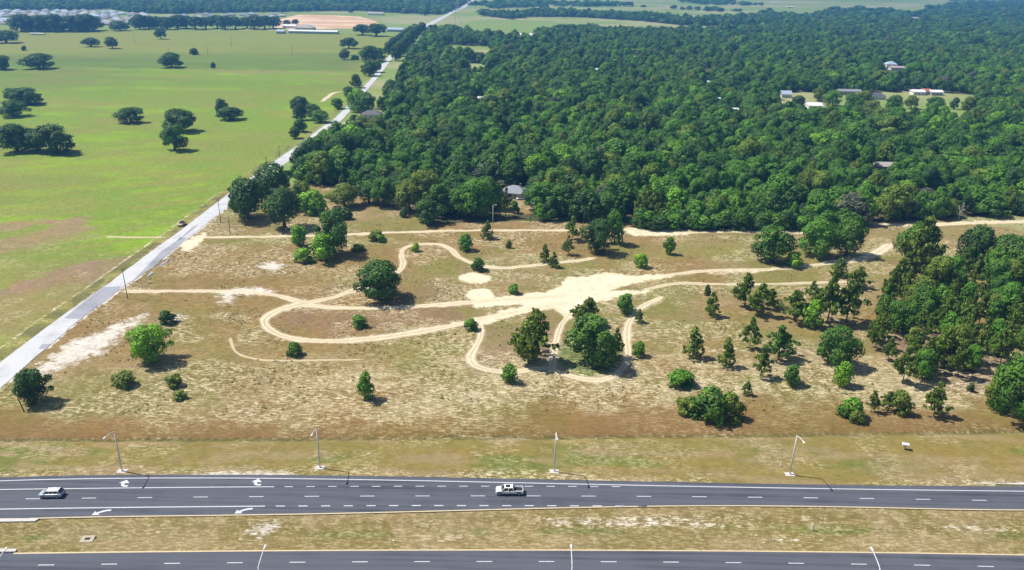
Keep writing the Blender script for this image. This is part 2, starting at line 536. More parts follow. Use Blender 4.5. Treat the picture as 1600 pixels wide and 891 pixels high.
M = {}
M['ground'] = ground_material()
M['asphalt'] = asphalt('highway_asphalt', (0.047, 0.051, 0.068), (0.102, 0.108, 0.134), 0.62)
M['county'] = asphalt('weathered_asphalt', (0.37, 0.37, 0.385), (0.56, 0.56, 0.575), 0.3, 1.0)
M['patch'] = asphalt('patched_asphalt', (0.20, 0.20, 0.235), (0.34, 0.34, 0.38), 0.3, 1.0)
M['white'] = paint('white_road_paint', (0.64, 0.64, 0.68))
M['cream'] = paint('faded_yellow_road_paint', (0.66, 0.53, 0.32))
M['dirtyconc'] = simple('dirty_concrete', (0.44, 0.385, 0.30), 0.95, 0, 0.45, 2.5)
M['conc'] = simple('concrete', (0.56, 0.53, 0.48), 0.9, 0, 0.2, 1.5)
M['galv'] = simple('galvanised_steel', (0.66, 0.65, 0.66), 0.5, 0.0, 0.08)
M['wood'] = simple('weathered_pole_wood', (0.09, 0.075, 0.06), 0.9)
M['bark'] = simple('bark', (0.13, 0.105, 0.085), 0.95, 0, 0.35, 4)
M['deadbark'] = simple('grey_dead_wood', (0.46, 0.45, 0.46), 0.95, 0, 0.3, 4)
M['leaf'] = leaf_material()
M['grass'] = M['leaf']
M['glass'] = simple('dark_glass', (0.012, 0.016, 0.022), 0.08, 0, 0.1, 1, 0.9)
M['tyre'] = simple('tyre_rubber', (0.015, 0.015, 0.016), 0.85)
M['rim'] = simple('alloy_rim', (0.5, 0.5, 0.52), 0.3, 0.8, 0.05)
M['carwhite'] = simple('white_car_paint', (0.78, 0.79, 0.80), 0.22, 0, 0.03)
M['carsilver'] = simple('pale_silver_blue_car_paint', (0.50, 0.56, 0.62), 0.25, 0.3, 0.03)
M['cartan'] = simple('tan_car_paint', (0.50, 0.38, 0.27), 0.35, 0, 0.1)
M['carblack'] = simple('black_bed_liner', (0.02, 0.02, 0.022), 0.7)
M['trim'] = simple('dark_plastic_trim', (0.03, 0.03, 0.033), 0.6)
M['lamp_red'] = simple('red_tail_lamp', (0.35, 0.02, 0.015), 0.3)
M['lamp_clear'] = simple('clear_headlamp', (0.75, 0.77, 0.8), 0.15)
for nm, c in dict(roof_white=(0.78, 0.79, 0.8), roof_grey=(0.27, 0.28, 0.32), roof_dark=(0.11, 0.11, 0.125), roof_brown=(0.30, 0.17, 0.12), roof_red=(0.42, 0.13, 0.08), roof_tan=(0.42, 0.37, 0.33), wall_white=(0.74, 0.73, 0.7), wall_tan=(0.58, 0.5, 0.38), wall_grey=(0.42, 0.43, 0.45), roof_blue=(0.40, 0.48, 0.58)).items():
    M[nm] = simple(nm, c, 0.7, 0, 0.12, 0.8)

# ------------------------------------------------------------------ the ground: one polar sheet, split along its kinds of ground
def build_ground():
    th = np.radians(np.concatenate([np.arange(-180, -43, 6.0), np.arange(-42, 42.01, 0.16), np.arange(43, 180.1, 6.0)]))
    rr = [2.0, 30, 60, 80, 95]
    r = 104.0
    while r < 420: rr.append(r); r += 0.85
    while r < 16000: rr.append(r); r *= 1.0105
    rr = np.array(rr)
    RR, TH = np.meshgrid(rr, th, indexing='ij')
    X, Y = (RR * np.sin(TH)).ravel(), (RR * np.cos(TH)).ravel()
    D = np.hypot(X, Y)
    nr, nt = RR.shape
    N = X.size
    wig = (fbm(X / 3.0, Y / 3.0, 3, 3) - 0.5)
    wig2 = (fbm(X / 11.0, Y / 11.0, 9, 3) - 0.5)
    # masks
    d_pas = poly_sd(X, Y, pasture_w)
    pasture = sstep(-1.5, 1.5, np.where(inside(X, Y, pasture_w), np.maximum(d_pas, 0.0), d_pas))
    forest = inside(X, Y, forest_w)
    for c in clear_w:
        forest &= ~inside(X, Y, c)
    for p in farw:
        forest |= inside(X, Y, p)
    near = (D < 460)
    sand = np.zeros(N); track = np.zeros(N, bool)
    trail = np.zeros((N, 4))
    trail[:, 0] = 40.0
    trail[:, 3] = 1.0
    for pts, hw, s, ruts in TRACKS:
        L = smooth_line(GL(pts), 6)
        hw = hw * 0.86
        sd = line_sdist(X, Y, L, 14.0) + wig2 * 1.0
        u = sd / (hw * (0.72 + 0.62 * vnoise(X / 9 + 3.3, Y / 9, 401)))
        nearer = np.abs(u) < np.abs(trail[:, 0])
        trail[nearer, 0] = np.clip(u[nearer], -40, 40)
        trail[nearer, 1] = s * sstep(2.6, 1.6, np.abs(u[nearer]))
        trail[nearer, 2] = ruts
        ad = np.abs(sd) + wig * 1.2
        sand = np.maximum(sand, s * (0.12 + 0.36 * sstep(0.4, 0.65, vnoise(X / 6, Y / 6, 57))) * sstep(hw + 5, hw + 0.2, ad))
        track |= ad < hw
    for pts, s in SANDS:
        P = smooth_line(np.vstack([GL(pts), GL(pts[:1])]), 4)[:-1]
        d = poly_sd(X, Y, P) + wig * 2.2 + wig2 * 1.5
        sand = np.maximum(sand, s * sstep(-4.0, 1.8, d))
        track |= d > 0.2
    chalk = np.zeros(N)
    for pts, s in CHALK:
        d = poly_sd(X, Y, GL(pts)) + wig * 3
        chalk = np.maximum(chalk, s * sstep(-7.0, 5.0, d + wig2 * 6))
    chalk_poly = chalk.copy()
    pit = poly_sd(X, Y, pit_w)
    pitm = inside(X, Y, pit_w)
    # colours of the bare kinds of ground
    n1, n2, n3 = fbm(X / 26, Y / 17, 21, 4), fbm(X / 9, Y / 7, 31, 4), fbm(X / 55, Y / 40, 41, 4)
    tan, olive, brown, pink, straw = map(np.array, ((0.262, 0.198, 0.085), (0.20, 0.182, 0.05), (0.25, 0.158, 0.06), (0.29, 0.205, 0.12), (0.37, 0.305, 0.165)))
    def mx(a, b, f): return a + (b - a) * np.asarray(f)[:, None]
    base = np.tile(tan, (N, 1))
    base = mx(base, olive, 0.9 * sstep(0.38, 0.58, n1))
    base = mx(base, pink, 0.5 * sstep(0.58, 0.74, n2))
    base = mx(base, brown, 0.7 * sstep(0.5, 0.66, n3))
    fleck = np.full(N, 0.75) * sstep(0.42, 0.62, fbm(X / 18, Y / 12, 51, 3)) + 0.08
    yd = ditch(X)
    # dry straw-strewn belt above the brown bank, then the brown bank, then the mown verge
    t_ab = Y - yd
    belt = (0.35 + 0.65 * sstep(-95, -45, X + wig2 * 40)) * sstep(6, 17, t_ab + wig2 * 14) * sstep(58, 26, t_ab + wig2 * 20) * (np.abs(X) < 260)
    base = mx(base, straw, 0.75 * belt * sstep(0.35, 0.6, n2))
    fleck = np.maximum(fleck, 0.95 * belt)
    bank = sstep(-0.4, 0.6, t_ab) * sstep(15, 7, t_ab + wig2 * 22 + wig * 5 - 5 * np.sin(X / 38.0))
    base = mx(base, mx(np.tile(np.array((0.225, 0.138, 0.052)), (N, 1)), np.array((0.205, 0.14, 0.045)), sstep(0.4, 0.6, n1)), 0.85 * bank)
    fleck = fleck * (1 - 0.75 * bank)
    verge = (t_ab < 0)
    vt = -t_ab
    vg = np.array((0.24, 0.19, 0.06)); vgg = np.array((0.15, 0.175, 0.04)); vgb = np.array((0.30, 0.225, 0.115))
    vcol = mx(np.tile(vg, (N, 1)), vgg, 0.85 * sstep(0.46, 0.66, fbm(X / 22, Y / 4.5, 61, 4)) * sstep(1, 4, vt))
    vcol = mx(vcol, vgb, 0.8 * sstep(0.48, 0.62, fbm(X / 15, Y / 3.5, 71, 4)))
    vcol = mx(vcol, np.array((0.09, 0.095, 0.03)), 0.8 * sstep(1.1, 0.2, np.abs(vt - 0.15 + wig * 0.8)))
    base = np.where(verge[:, None], vcol, base)
    edge = sstep(5.5, 0.5, Y - far_top(X)) * verge
    fleck = np.where(verge, 0.35 * sstep(0.45, 0.65, n2) + 0.6 * edge * sstep(0.4, 0.6, fbm(X / 18, Y / 8, 15, 3)), fleck)
    chalk = np.maximum(chalk, 0.55 * edge * sstep(0.5, 0.62, fbm(X / 16, Y / 6, 19, 3)))
    # median
    med = (Y < far_bot(X)) & (Y > near_top(X) - 1)
    mt = (far_bot(X) - Y) / np.maximum(far_bot(X) - near_top(X), 1)
    mchalk = sstep(0.42, 0.6, fbm(X / 20, Y / 3.0, 81, 4)) * sstep(0.12, 0.25, mt) * sstep(0.9, 0.72, mt) * (1 - 0.8 * sstep(0.1, 0.03, np.abs(mt - 0.5))) * sstep(-30, 0, X)
    chalk = np.where(med, np.maximum(0.46 * mchalk, chalk_poly), chalk)
    base = np.where(med[:, None], mx(mx(np.tile(np.array((0.225, 0.175, 0.062)), (N, 1)), vgg * 0.9, 0.75 * sstep(0.16, 0.02, np.abs(mt - 0.5)) * sstep(0.4, 0.55, fbm(X / 18, Y / 5, 99, 3))), vgb, 0.7 * sstep(0.46, 0.62, n2)), base)
    fleck = np.where(med, 0.3 + 0.5 * mchalk, fleck)
    # pasture: lush green, browner near the road and in swept patches
    pg, pl, pb, pr, pd = map(np.array, ((0.178, 0.265, 0.034), (0.215, 0.345, 0.018), (0.25, 0.24, 0.062), (0.27, 0.175, 0.115), (0.085, 0.14, 0.036)))
    ph = fbm(X / 60, Y / 24, 101, 4)
    pc = mx(np.tile(pg, (N, 1)), pl, 0.8 * sstep(0.55, 0.72, fbm(X / 45, Y / 22, 111, 4)))
    pc = mx(pc, pb, 0.55 * sstep(0.5, 0.7, ph))
    d_road = line_dist(X, Y, cr_mid)
    ra, rb = X * 0.80 + Y * 0.60, -X * 0.60 + Y * 0.80     # along and across the county road
    pc = mx(pc, pl, 0.75 * sstep(0.6, 0.74, fbm(ra / 26, rb / 11, 311, 4)) * sstep(620, 420, Y))
    pc = mx(pc, pb, 0.6 * sstep(0.52, 0.68, fbm(ra / 40, rb / 4.5, 321, 4)) * sstep(560, 380, Y))
    pc = mx(pc, np.array((0.21, 0.20, 0.06)), 0.3 * sstep(0.5, 0.62, fbm(X / 90, Y / 45, 331, 4)))
    for pts, c_, f in (([(-60, 84), (545, 82), (548, 96), (560, 112), (300, 108), (-60, 104)], (0.095, 0.155, 0.036), 0.55), ([(340, 111), (530, 112), (530, 116), (340, 114)], (0.24, 0.22, 0.10), 0.7), ([(0, 56), (260, 58), (420, 66), (420, 76), (200, 80), (0, 78)], (0.22, 0.24, 0.055), 0.5)):
        pc = mx(pc, np.array(c_), f * sstep(-9, 9, poly_sd(X, Y, GL(pts)) + wig2 * 30))
    nearness = sstep(380, 230, Y)
    pc = mx(pc, pr, 0.85 * nearness * sstep(0.53, 0.64, fbm(ra / 42, rb / 15, 121, 5)))
    for pts, f in (([(-40, 400), (20, 395), (110, 372), (140, 345), (120, 342), (60, 360), (20, 370), (-40, 372)], 0.9), ([(-30, 352), (40, 342), (70, 345), (30, 358), (-30, 364)], 0.8), ([(-20, 470), (60, 440), (150, 400), (160, 408), (90, 450), (20, 480), (-20, 500)], 0.75), ([(195, 395), (240, 378), (235, 388), (205, 402)], 0.7), ([(0, 520), (60, 482), (80, 480), (30, 520), (0, 535)], 0.7)):
        pc = mx(pc, pr * 1.1, f * sstep(-7, 5, poly_sd(X, Y, GL(pts)) + wig2 * 26 + wig * 6))
    pc = mx(pc, pb, 0.65 * nearness * sstep(0.35, 0.6, fbm(X / 50, Y / 30, 141, 3)))
    pc = mx(pc, pd, sstep(700, 1000, D) * sstep(1500, 1100, D) * 0.4 * sstep(0.4, 0.6, fbm(X / 150, Y / 60, 131, 3)))
    pc = mx(pc, pb * np.array([0.95, 1.02, 0.9]), 0.55 * sstep(1050, 1250, D))
    base = np.where((pasture > 0.5)[:, None], pc, base)
    fleck = np.where(pasture > 0.5, 0.08 + 0.4 * nearness * sstep(0.5, 0.7, n2), fleck)
    # mown strip and pale line of dead grass along the west side of the county road
    dl = line_dist(X, Y, crl)
    wl = (pasture > 0.3) & (Y < 700)
    base = np.where((wl & (dl < 5.2))[:, None], mx(np.tile(np.array((0.155, 0.15, 0.055)), (N, 1)), pb, sstep(0.4, 0.6, n2)), base)
    sand = np.maximum(sand, 0.56 * wl * sstep(1.3, 0.3, np.abs(dl - 5.6 + wig * 1.2)) * sstep(0.3, 0.5, n1 + 0.15))
    dr = line_dist(X, Y, crr)
    chalk = np.maximum(chalk, 0.85 * (~(pasture > 0.3)) * sstep(1.6, 0.2, dr + wig * 1.5) * (Y < 500) * sstep(0.35, 0.5, fbm(X / 14, Y / 14, 151, 3)))
    # far country: fields, wood floor, works
    far = (D > 420) & (pasture < 0.5)
    fc = mx(np.tile(np.array((0.20, 0.28, 0.07)), (N, 1)), np.array((0.32, 0.32, 0.15)), sstep(0.45, 0.6, fbm(X / 240, Y / 160, 161, 4)))
    base = np.where((far & ~forest)[:, None], fc, base)
    base = np.where(forest[:, None], mx(np.tile(np.array((0.10, 0.075, 0.042)), (N, 1)), np.array((0.06, 0.075, 0.025)), sstep(0.4, 0.6, n2)), base)
    fleck = np.where(far | forest, 0.1, fleck)
    base = np.where(pitm[:, None], mx(np.tile(np.array((0.74, 0.54, 0.37)), (N, 1)), np.array((0.60, 0.38, 0.22)), sstep(0.42, 0.62, fbm(X / 70, Y / 45, 171, 4))), base)
    # lush ring under the big oak, olive flush beyond the sand
    lush = poly_sd(X, Y, GL([(872, 566), (905, 586), (945, 588), (966, 572), (975, 545), (960, 520), (900, 520), (872, 545)]))
    base = mx(base, np.array((0.085, 0.15, 0.022)), 0.85 * sstep(-1.5, 1.5, lush + wig * 4))
    for pts, c, f in (([(432, 500), (480, 486), (600, 486), (720, 482), (700, 508), (600, 522), (500, 528), (445, 520)], (0.235, 0.15, 0.085), 0.75), ([(765, 505), (855, 492), (860, 560), (770, 572), (752, 560)], (0.26, 0.18, 0.115), 0.6), ([(230, 440), (330, 385), (450, 385), (470, 440), (400, 448)], (0.235, 0.165, 0.062), 0.6), ([(130, 590), (330, 560), (360, 600), (300, 640), (100, 645)], (0.19, 0.165, 0.05), 0.55), ([(300, 590), (480, 570), (500, 640), (330, 650)], (0.25, 0.175, 0.075), 0.5), ([(560, 455), (720, 440), (720, 468), (620, 474)], (0.23, 0.16, 0.085), 0.55), ([(1000, 445), (1060, 432), (1090, 440), (1050, 470), (1005, 500), (1000, 470)], (0.19, 0.185, 0.05), 0.7), ([(940, 400), (1080, 375), (1200, 385), (1180, 400), (1040, 410), (990, 420)], (0.235, 0.215, 0.07), 0.6), ([(1340, 365), (1600, 352), (1600, 372), (1380, 385)], (0.27, 0.21, 0.085), 0.8), ([(815, 452), (860, 440), (885, 452), (860, 463)], (0.19, 0.17, 0.055), 0.7), ([(800, 474), (870, 474), (800, 480)], (0.17, 0.18, 0.05), 0.7), ([(1380, 560), (1480, 600), (1600, 640), (1600, 560), (1400, 480)], (0.21, 0.135, 0.09), 0.7)):
        base = mx(base, np.array(c), f * sstep(-5, 5, poly_sd(X, Y, GL(pts)) + wig2 * 18))
    # height
    Z = hills(X, Y)
    d_hw = np.minimum(np.abs(Y - np.clip(Y, far_bot(X) - 0.3, far_top(X) + 0.3)), np.abs(Y - np.clip(Y, near_bot(X) - 3, near_top(X) + 0.3)))
    off = sstep(0.2, 3.0, np.minimum(d_hw, np.maximum(np.minimum(dl, dr), 0) + np.where(inside(X, Y, np.vstack([crl, crr[::-1]])), -9, 0)))
    Z = Z + off * (near * (wig * 0.34 + wig2 * 0.6) - 0.5 * np.exp(-((t_ab + 0.4) / 1.3) ** 2) * (D < 400) - 0.7 * med * sstep(0.5, 0.0, np.abs(mt - 0.5)))
    Z = Z + np.where(bank > 0, 0.55 * np.exp(-((t_ab - 5) / 4.5) ** 2), 0) * off
    Z = Z + pitm * sstep(0, 30, pit) * 5.0 * (fbm(X / 60, Y / 50, 181, 3) - 0.25)
    soil = np.concatenate([base, np.ones((N, 1))], 1)
    cover = np.stack([sand, fleck, chalk, np.ones(N)], 1)
    # faces and their kind
    I = np.arange(N).reshape(nr, nt)
    Q = np.stack([I[:-1, :-1], I[:-1, 1:], I[1:, 1:], I[1:, :-1]], -1).reshape(-1, 4)[:, ::-1]
    Q0 = Q[:, 0]
    cls = np.zeros(len(Q), int)
    cls[forest[Q0]] = 1
    cls[(pasture > 0.5)[Q0]] = 2
    cls[verge[Q0] & (D[Q0] < 420) & ~(pasture > 0.5)[Q0]] = 3
    cls[med[Q0] & (np.abs(X[Q0]) < 420)] = 4
    cls[pitm[Q0]] = 5
    cls[track[Q0]] = 6
    V = np.stack([X, Y, Z], 1)
    names = ['scrub_ground', 'forest_floor', 'pasture_field', 'grass_verge', 'grass_median', 'sand_pit', 'dirt_track']
    for k, nm in enumerate(names):
        q = Q[cls == k]
        if not len(q):
            continue
        u, inv = np.unique(q, return_inverse=True)
        me = fast_mesh(nm, V[u], inv.reshape(q.shape), M['ground'], True)
        for an, arr in (('soil', soil), ('cover', cover), ('trail', trail)):
            at = me.attributes.new(an, 'FLOAT_COLOR', 'POINT')
            at.data.foreach_set('color', np.ascontiguousarray(arr[u], np.float32).ravel())
        tag(link(nm, me), kind='structure')
build_ground()

# ------------------------------------------------------------------ roads and their markings
def strip_mesh(name, A, B, z, mat):
    """a sheet between two rows of world points"""
    n = len(A)
    V = np.vstack([np.c_[A, np.full(n, z)], np.c_[B, np.full(n, z)]])
    V[:, 2] += hills(V[:, 0], V[:, 1])
    Q = np.array([(i, i + 1, n + i + 1, n + i) for i in range(n - 1)])
    return fast_mesh(name, V, Q, mat)

def slab(name, A, B, top, drop, mat, parent=None):
    n = len(A)
    mb = MB()
    vs = [(*p, top) for p in A] + [(*p, top) for p in B] + [(*p, top - drop) for p in A] + [(*p, top - drop) for p in B]
    fs = []
    for i in range(n - 1):
        fs += [(i, i + 1, n + i + 1, n + i), (i, 2 * n + i, 2 * n + i + 1, i + 1), (n + i + 1, 3 * n + i + 1, 3 * n + i, n + i)]
    fs += [(0, n, 3 * n, 2 * n), (n - 1, 3 * n - 1, 4 * n - 1, 2 * n - 1)]
    mb.add(vs, fs)
    return mb.build(name, mat, parent)

def row(f, xs, off=0.0):
    return np.c_[xs, f(xs) + off]

HWZ = 0.16
jag = lambda s: 0.22 * (fbm(SX / 2.2, SX * 0, s, 2) - 0.5)
hw_far = slab('highway', np.c_[SX, far_top(SX) + jag(1)], np.c_[SX, far_bot(SX) + jag(2)], HWZ, 0.5, M['asphalt'])
tag(hw_far, 'far dark asphalt carriageway carrying the pickup and the minivan', kind='structure')
hw_near = slab('highway', np.c_[SX, near_top(SX) + jag(3)], np.c_[SX, near_bot(SX)], HWZ, 0.5, M['asphalt'])
tag(hw_near, 'near dark asphalt carriageway along the bottom edge', kind='structure')

def line_mark(f, x0, x1, wdt, mat, parent, off=0.0, name='edge_line'):
    xs = np.arange(x0, x1 + 0.01, 3.0)
    return link(name, strip_mesh(name, row(f, xs, off + wdt / 2), row(f, xs, off - wdt / 2), HWZ + 0.012, mat), parent)

def px_x(px, py):
    return G(px, py)[0]

line_mark(edge_white, -400, 400, 0.26, M['white'], hw_far)
line_mark(turn_top, -400, px_x(440, 761.4), 0.24, M['white'], hw_far, name='lane_line')
line_mark(turn_bot, -400, px_x(426, 791.7), 0.28, M['white'], hw_far, name='lane_line')
line_mark(far_bot, px_x(45, 812), 400, 0.34, M['cream'], hw_far, 0.22)
line_mark(near_top, px_x(22, 865), 400, 0.36, M['cream'], hw_near, -0.2)
line_mark(near_lane, -400, 400, 0.2, M['white'], hw_near, -3.7)

def dash(f, a, b, py, parent, wdt):
    x0, x1 = px_x(a, py), px_x(b, py)
    xs = np.array([x0, 0.5 * (x0 + x1), x1])
    link('lane_dash', strip_mesh('lane_dash', row(f, xs, wdt / 2), row(f, xs, -wdt / 2), HWZ + 0.012, M['white']), parent)

k = 475.0
for i in range(-8, 16):
    a = 475.5 + 86.6 * i
    if -200 < a < 1800: dash(lane_c, a, a + 22.5, 778, hw_far, 0.2)
for i in range(16):
    a = 445.0 + 34.05 * i
    if a < 972: dash(turn_top, a, a + 13.2, 761, hw_far, 0.2)
for i in range(17):
    a = 431.5 + 35.3 * i
    dash(turn_bot, a, a + 14.2, 791, hw_far, 0.27)
for i in range(-3, 19):
    a = 62.5 + 97.4 * i
    dash(near_lane, a, a + 24.5, 881, hw_near, 0.2)

def arrow(px, py, f, side, dy):
    """turn arrow for traffic heading west: stem from the east, hook towards the turn"""
    c = G(px, py)
    mb = MB()
    def strip(pts, w):
        P = [np.array(p, float) for p in pts]
        A, B = [], []
        for i, p in enumerate(P):
            t = P[min(i + 1, len(P) - 1)] - P[max(i - 1, 0)]
            t /= np.linalg.norm(t)
            nrm = np.array([-t[1], t[0]])
            ww = w[i] if hasattr(w, '__len__') else w
            A.append(p + nrm * ww / 2); B.append(p - nrm * ww / 2)
        n = len(P)
        mb.add([(*q, 0) for q in A + B], [(i, i + 1, n + i + 1, n + i) for i in range(n - 1)])
    if side < 0:   # left turn: sweeps towards the median and the driver's left
        strip([(1.65, 0.75), (0.9, 0.68), (0.2, 0.42), (-0.45, 0.0), (-0.8, -0.25)], [0.5, 0.52, 0.55, 0.55, 0.5])
        mb.add([(-1.65, -0.95, 0.004), (-1.5, 0.3, 0.004), (0.0, -0.8, 0.004)], [(0, 1, 2)])
    else:          # right turn: short hook away from the median
        strip([(1.15, -0.95), (0.5, -0.95), (-0.05, -0.8), (-0.3, -0.35), (-0.3, 0.2)], [0.5, 0.55, 0.62, 0.7, 0.75])
        mb.add([(-1.35, 0.05, 0.004), (-0.1, 1.25, 0.004), (1.05, 0.05, 0.004)], [(0, 1, 2)])
    o = mb.build('turn_arrow', M['white'], hw_far)
    o.location = (c[0], c[1], HWZ + 0.014)
for px, py in ((195, 756.2), (402, 754.4)): arrow(px, py, None, 1, 0)
for px, py in ((159, 801.8), (381, 799.4)): arrow(px, py, None, -1, 0)

# concrete noses of the median at the west end
def nose(pts, label):
    P = GL(pts)
    mb = MB()
    n = len(P)
    mb.add([(*p, HWZ + 0.14) for p in P] + [(*p, -0.2) for p in P], [tuple(range(n))] + [(i, (i + 1) % n, n + (i + 1) % n, n + i) for i in range(n)])
    o = mb.build('median_kerb', M['conc'], None)
    tag(o, label, 'kerb', 'concrete kerbs at the end of the median')
nose([(-120, 813.5), (0, 812), (62, 811.6), (55, 816), (-120, 819)], 'pale concrete kerb end on the median beside the far carriageway')
nose([(-120, 860), (0, 859), (27, 859.5), (24, 863.5), (-120, 866)], 'pale concrete kerb end on the median beside the near carriageway')
nose([(1556, 758), (1600, 755.5), (1680, 754.5), (1680, 759), (1600, 759)], 'pale concrete slab on the verge at the far edge of the highway')

# county road
jr = 0.5 * (fbm(np.arange(len(crr)) * 1.7, np.zeros(len(crr)), 7, 2) - 0.5)
tdir = crr - crl
tdir /= np.linalg.norm(tdir, axis=1)[:, None]
def dense(P, n=5):
    return np.vstack([np.c_[np.linspace(P[i, 0], P[i + 1, 0], n, endpoint=False), np.linspace(P[i, 1], P[i + 1, 1], n, endpoint=False)] for i in range(len(P) - 1)] + [P[-1:]])
cl_d, crr_d = dense(crl), dense(crr)
sd = np.cumsum(np.r_[0, np.hypot(*np.diff(crr_d, axis=0).T)])
td = crr_d - cl_d
td /= np.linalg.norm(td, axis=1)[:, None]
crr_j = crr_d + td * (1.3 * (fbm(sd / 5.0, sd * 0, 8, 3) - 0.5))[:, None]
cl_j = cl_d + td * (0.6 * (fbm(sd / 4.0, sd * 0, 12, 3) - 0.5))[:, None]
county = link('county_road', strip_mesh('county_road', cl_j, crr_j, 0.11, M['county']))
tag(county, 'pale worn two lane county road running up past the woods', kind='structure')
for pts, m in (([(100, 498), (126, 499), (184, 455), (190, 448), (160, 449)], 'patch'), ([(206, 441), (236, 419), (280, 384), (292, 372), (282, 372), (250, 395)], 'patch'), ([(228, 436), (262, 409), (266, 403), (236, 424)], 'patch'), ([(60, 546), (72, 546), (80, 538), (66, 538)], 'patch'), ([(276, 378), (296, 364), (310, 352), (302, 354)], 'patch')):
    P = GL(pts)
    mb = MB().add([(*p, 0.118) for p in P], [tuple(range(len(P)))])
    mb.build('asphalt_patch', M[m], county)

# ------------------------------------------------------------------ trees
LEAFQ = np.array([[-1, -1], [1, -1], [1, 1], [-1, 1]], float) * 0.5
def cards(C, Nn, size, rng, aspect=1.0):
    """leaf sprays: small folded quads with centres C and normals Nn"""
    n = len(C)
    a = rng.normal(size=(n, 3))
    u = np.cross(Nn, a); u /= np.linalg.norm(u, axis=1)[:, None] + 1e-9
    v = np.cross(Nn, u)
    s = size * rng.uniform(0.6, 1.35, (n, 1))
    j = lambda: rng.uniform(0.7, 1.25, (n, 1))
    q = [C + s * (du * u * j() + dv * v * aspect * j()) + Nn * s * rng.uniform(-0.2, 0.2, (n, 1)) for du, dv in LEAFQ]
    V = np.stack(q, 1).reshape(-1, 3)
    return V, np.arange(n * 4).reshape(n, 4)

def unit(v):
    return v / (np.linalg.norm(v, axis=-1, keepdims=True) + 1e-9)

def crown_mesh(name, rng, style, ncard, size):
    """a crown of many leaf sprays, height 1 and width 1"""
    lobes = []
    if style in ('oak', 'wide', 'bush', 'oval', 'wood'):
        z0, zt, nl, lr = dict(oak=(0.2, 1.0, 26, 0.15), wide=(0.3, 1.0, 28, 0.14), bush=(0.05, 1.0, 15, 0.19), oval=(0.12, 1.0, 16, 0.16), wood=(0.25, 1.0, 36, 0.115))[style]
        lean = rng.normal(0, 0.05, 2)
        for i in range(nl):
            zz = z0 + (zt - z0) * (i + 0.5) / nl
            t = (zz - z0) / (zt - z0)
            prof = dict(oak=(math.sin(math.pi * (0.22 + 0.72 * t)) ** 0.7), wide=(1 - t ** 2.2) ** 0.6 * (0.75 + 0.25 * min(1, t * 4)), bush=math.sin(math.pi * (0.3 + 0.64 * t)) ** 0.7, oval=math.sin(math.pi * (0.2 + 0.74 * t)) ** 0.8, wood=(1 - t ** 1.6) ** 0.55)[style]
            an = i * 2.39996 + rng.normal(0, 0.5)
            r_ = lr * rng.uniform(0.5, 1.5)
            rad = max(0.0, 0.5 * prof - r_ * 0.75) * rng.uniform(0.55, 1.25)
            zc = min(zz, 1.0 - r_ * 0.75)
            lobes.append((rad * math.cos(an) + lean[0] * t, rad * math.sin(an) + lean[1] * t, max(zc, z0 * 0.7 + r_ * 0.3), r_))
        lobes.append((0, 0, 0.55 if style != 'wide' else 0.62, 0.24))
    L = np.array(lobes) if lobes else None
    if L is not None:
        w = L[:, 3] ** 2
        idx = rng.choice(len(L), int(ncard * 1.9), p=w / w.sum())
        d = unit(rng.normal(size=(len(idx), 3)) + np.array([0, 0, 0.25]))
        rr = L[idx, 3][:, None] * rng.uniform(0.66, 1.0, (len(idx), 1)) * (1 + 0.3 * rng.random((len(idx), 1)) ** 2)
        C = L[idx, :3] + d * rr
        keep = np.ones(len(idx), bool)
        for k in range(len(L)):
            keep &= ~((np.linalg.norm(C - L[k, :3], axis=1) < 0.78 * L[k, 3]) & (idx != k))
        keep &= C[:, 2] > 0.01
        C, d = C[keep][:ncard], d[keep][:ncard]
        ctr = np.array([0, 0, 0.45])
        Nn = unit(d * 0.8 + unit(C - ctr) * 0.45 + rng.normal(0, 0.3, C.shape))
        V, Q = cards(C, Nn, size, rng)
        # a few stray sprigs outside the outline
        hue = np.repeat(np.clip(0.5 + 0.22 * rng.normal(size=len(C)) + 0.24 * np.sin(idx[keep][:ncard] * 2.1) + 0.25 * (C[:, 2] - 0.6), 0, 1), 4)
    else:  # pine: tufts of needles on tiers of limbs
        Cs, Ns = [], []
        ntier = 11
        z0 = 0.26 if style == 'pine' else 0.08
        for t in range(ntier):
            f = t / (ntier - 1)
            zz = z0 + (0.97 - z0) * f
            reach = 0.5 * (1 - f) ** 0.75 * (0.72 + 0.28 * math.sin(3.0 * f + 0.6)) + 0.05
            if style == 'pine': reach *= 0.75 + 0.35 * math.sin(math.pi * min(1, f * 1.3 + 0.25))
            for b in range(5 if f < 0.8 else 3):
                if rng.random() < 0.12: continue
                an = rng.uniform(0, 6.283)
                for q in range(2 if reach > 0.2 else 1):
                    rd = reach * (rng.uniform(0.72, 1.1) if q == 0 else rng.uniform(0.3, 0.6))
                    c = np.array([rd * math.cos(an), rd * math.sin(an), zz + rng.normal(0, 0.02) + 0.06 * (rd / max(reach, .01))])
                    m = max(4, int(ncard / (ntier * 7.5)))
                    dd = unit(rng.normal(size=(m, 3)) + np.array([0, 0, 0.35]))
                    Cs.append(c + dd * np.array([0.105, 0.105, 0.05]) * rng.uniform(0.3, 1.1, (m, 1)))
                    Ns.append(unit(dd + rng.normal(0, 0.45, dd.shape)))
        C, Nn = np.vstack(Cs), np.vstack(Ns)
        V, Q = cards(C, Nn, size, rng, 0.6)
        hue = np.repeat(np.clip(0.45 + 0.2 * rng.normal(size=len(C)), 0, 1), 4)
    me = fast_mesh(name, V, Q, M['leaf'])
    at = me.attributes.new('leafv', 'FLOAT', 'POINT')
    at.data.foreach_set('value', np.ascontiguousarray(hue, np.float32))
    return me

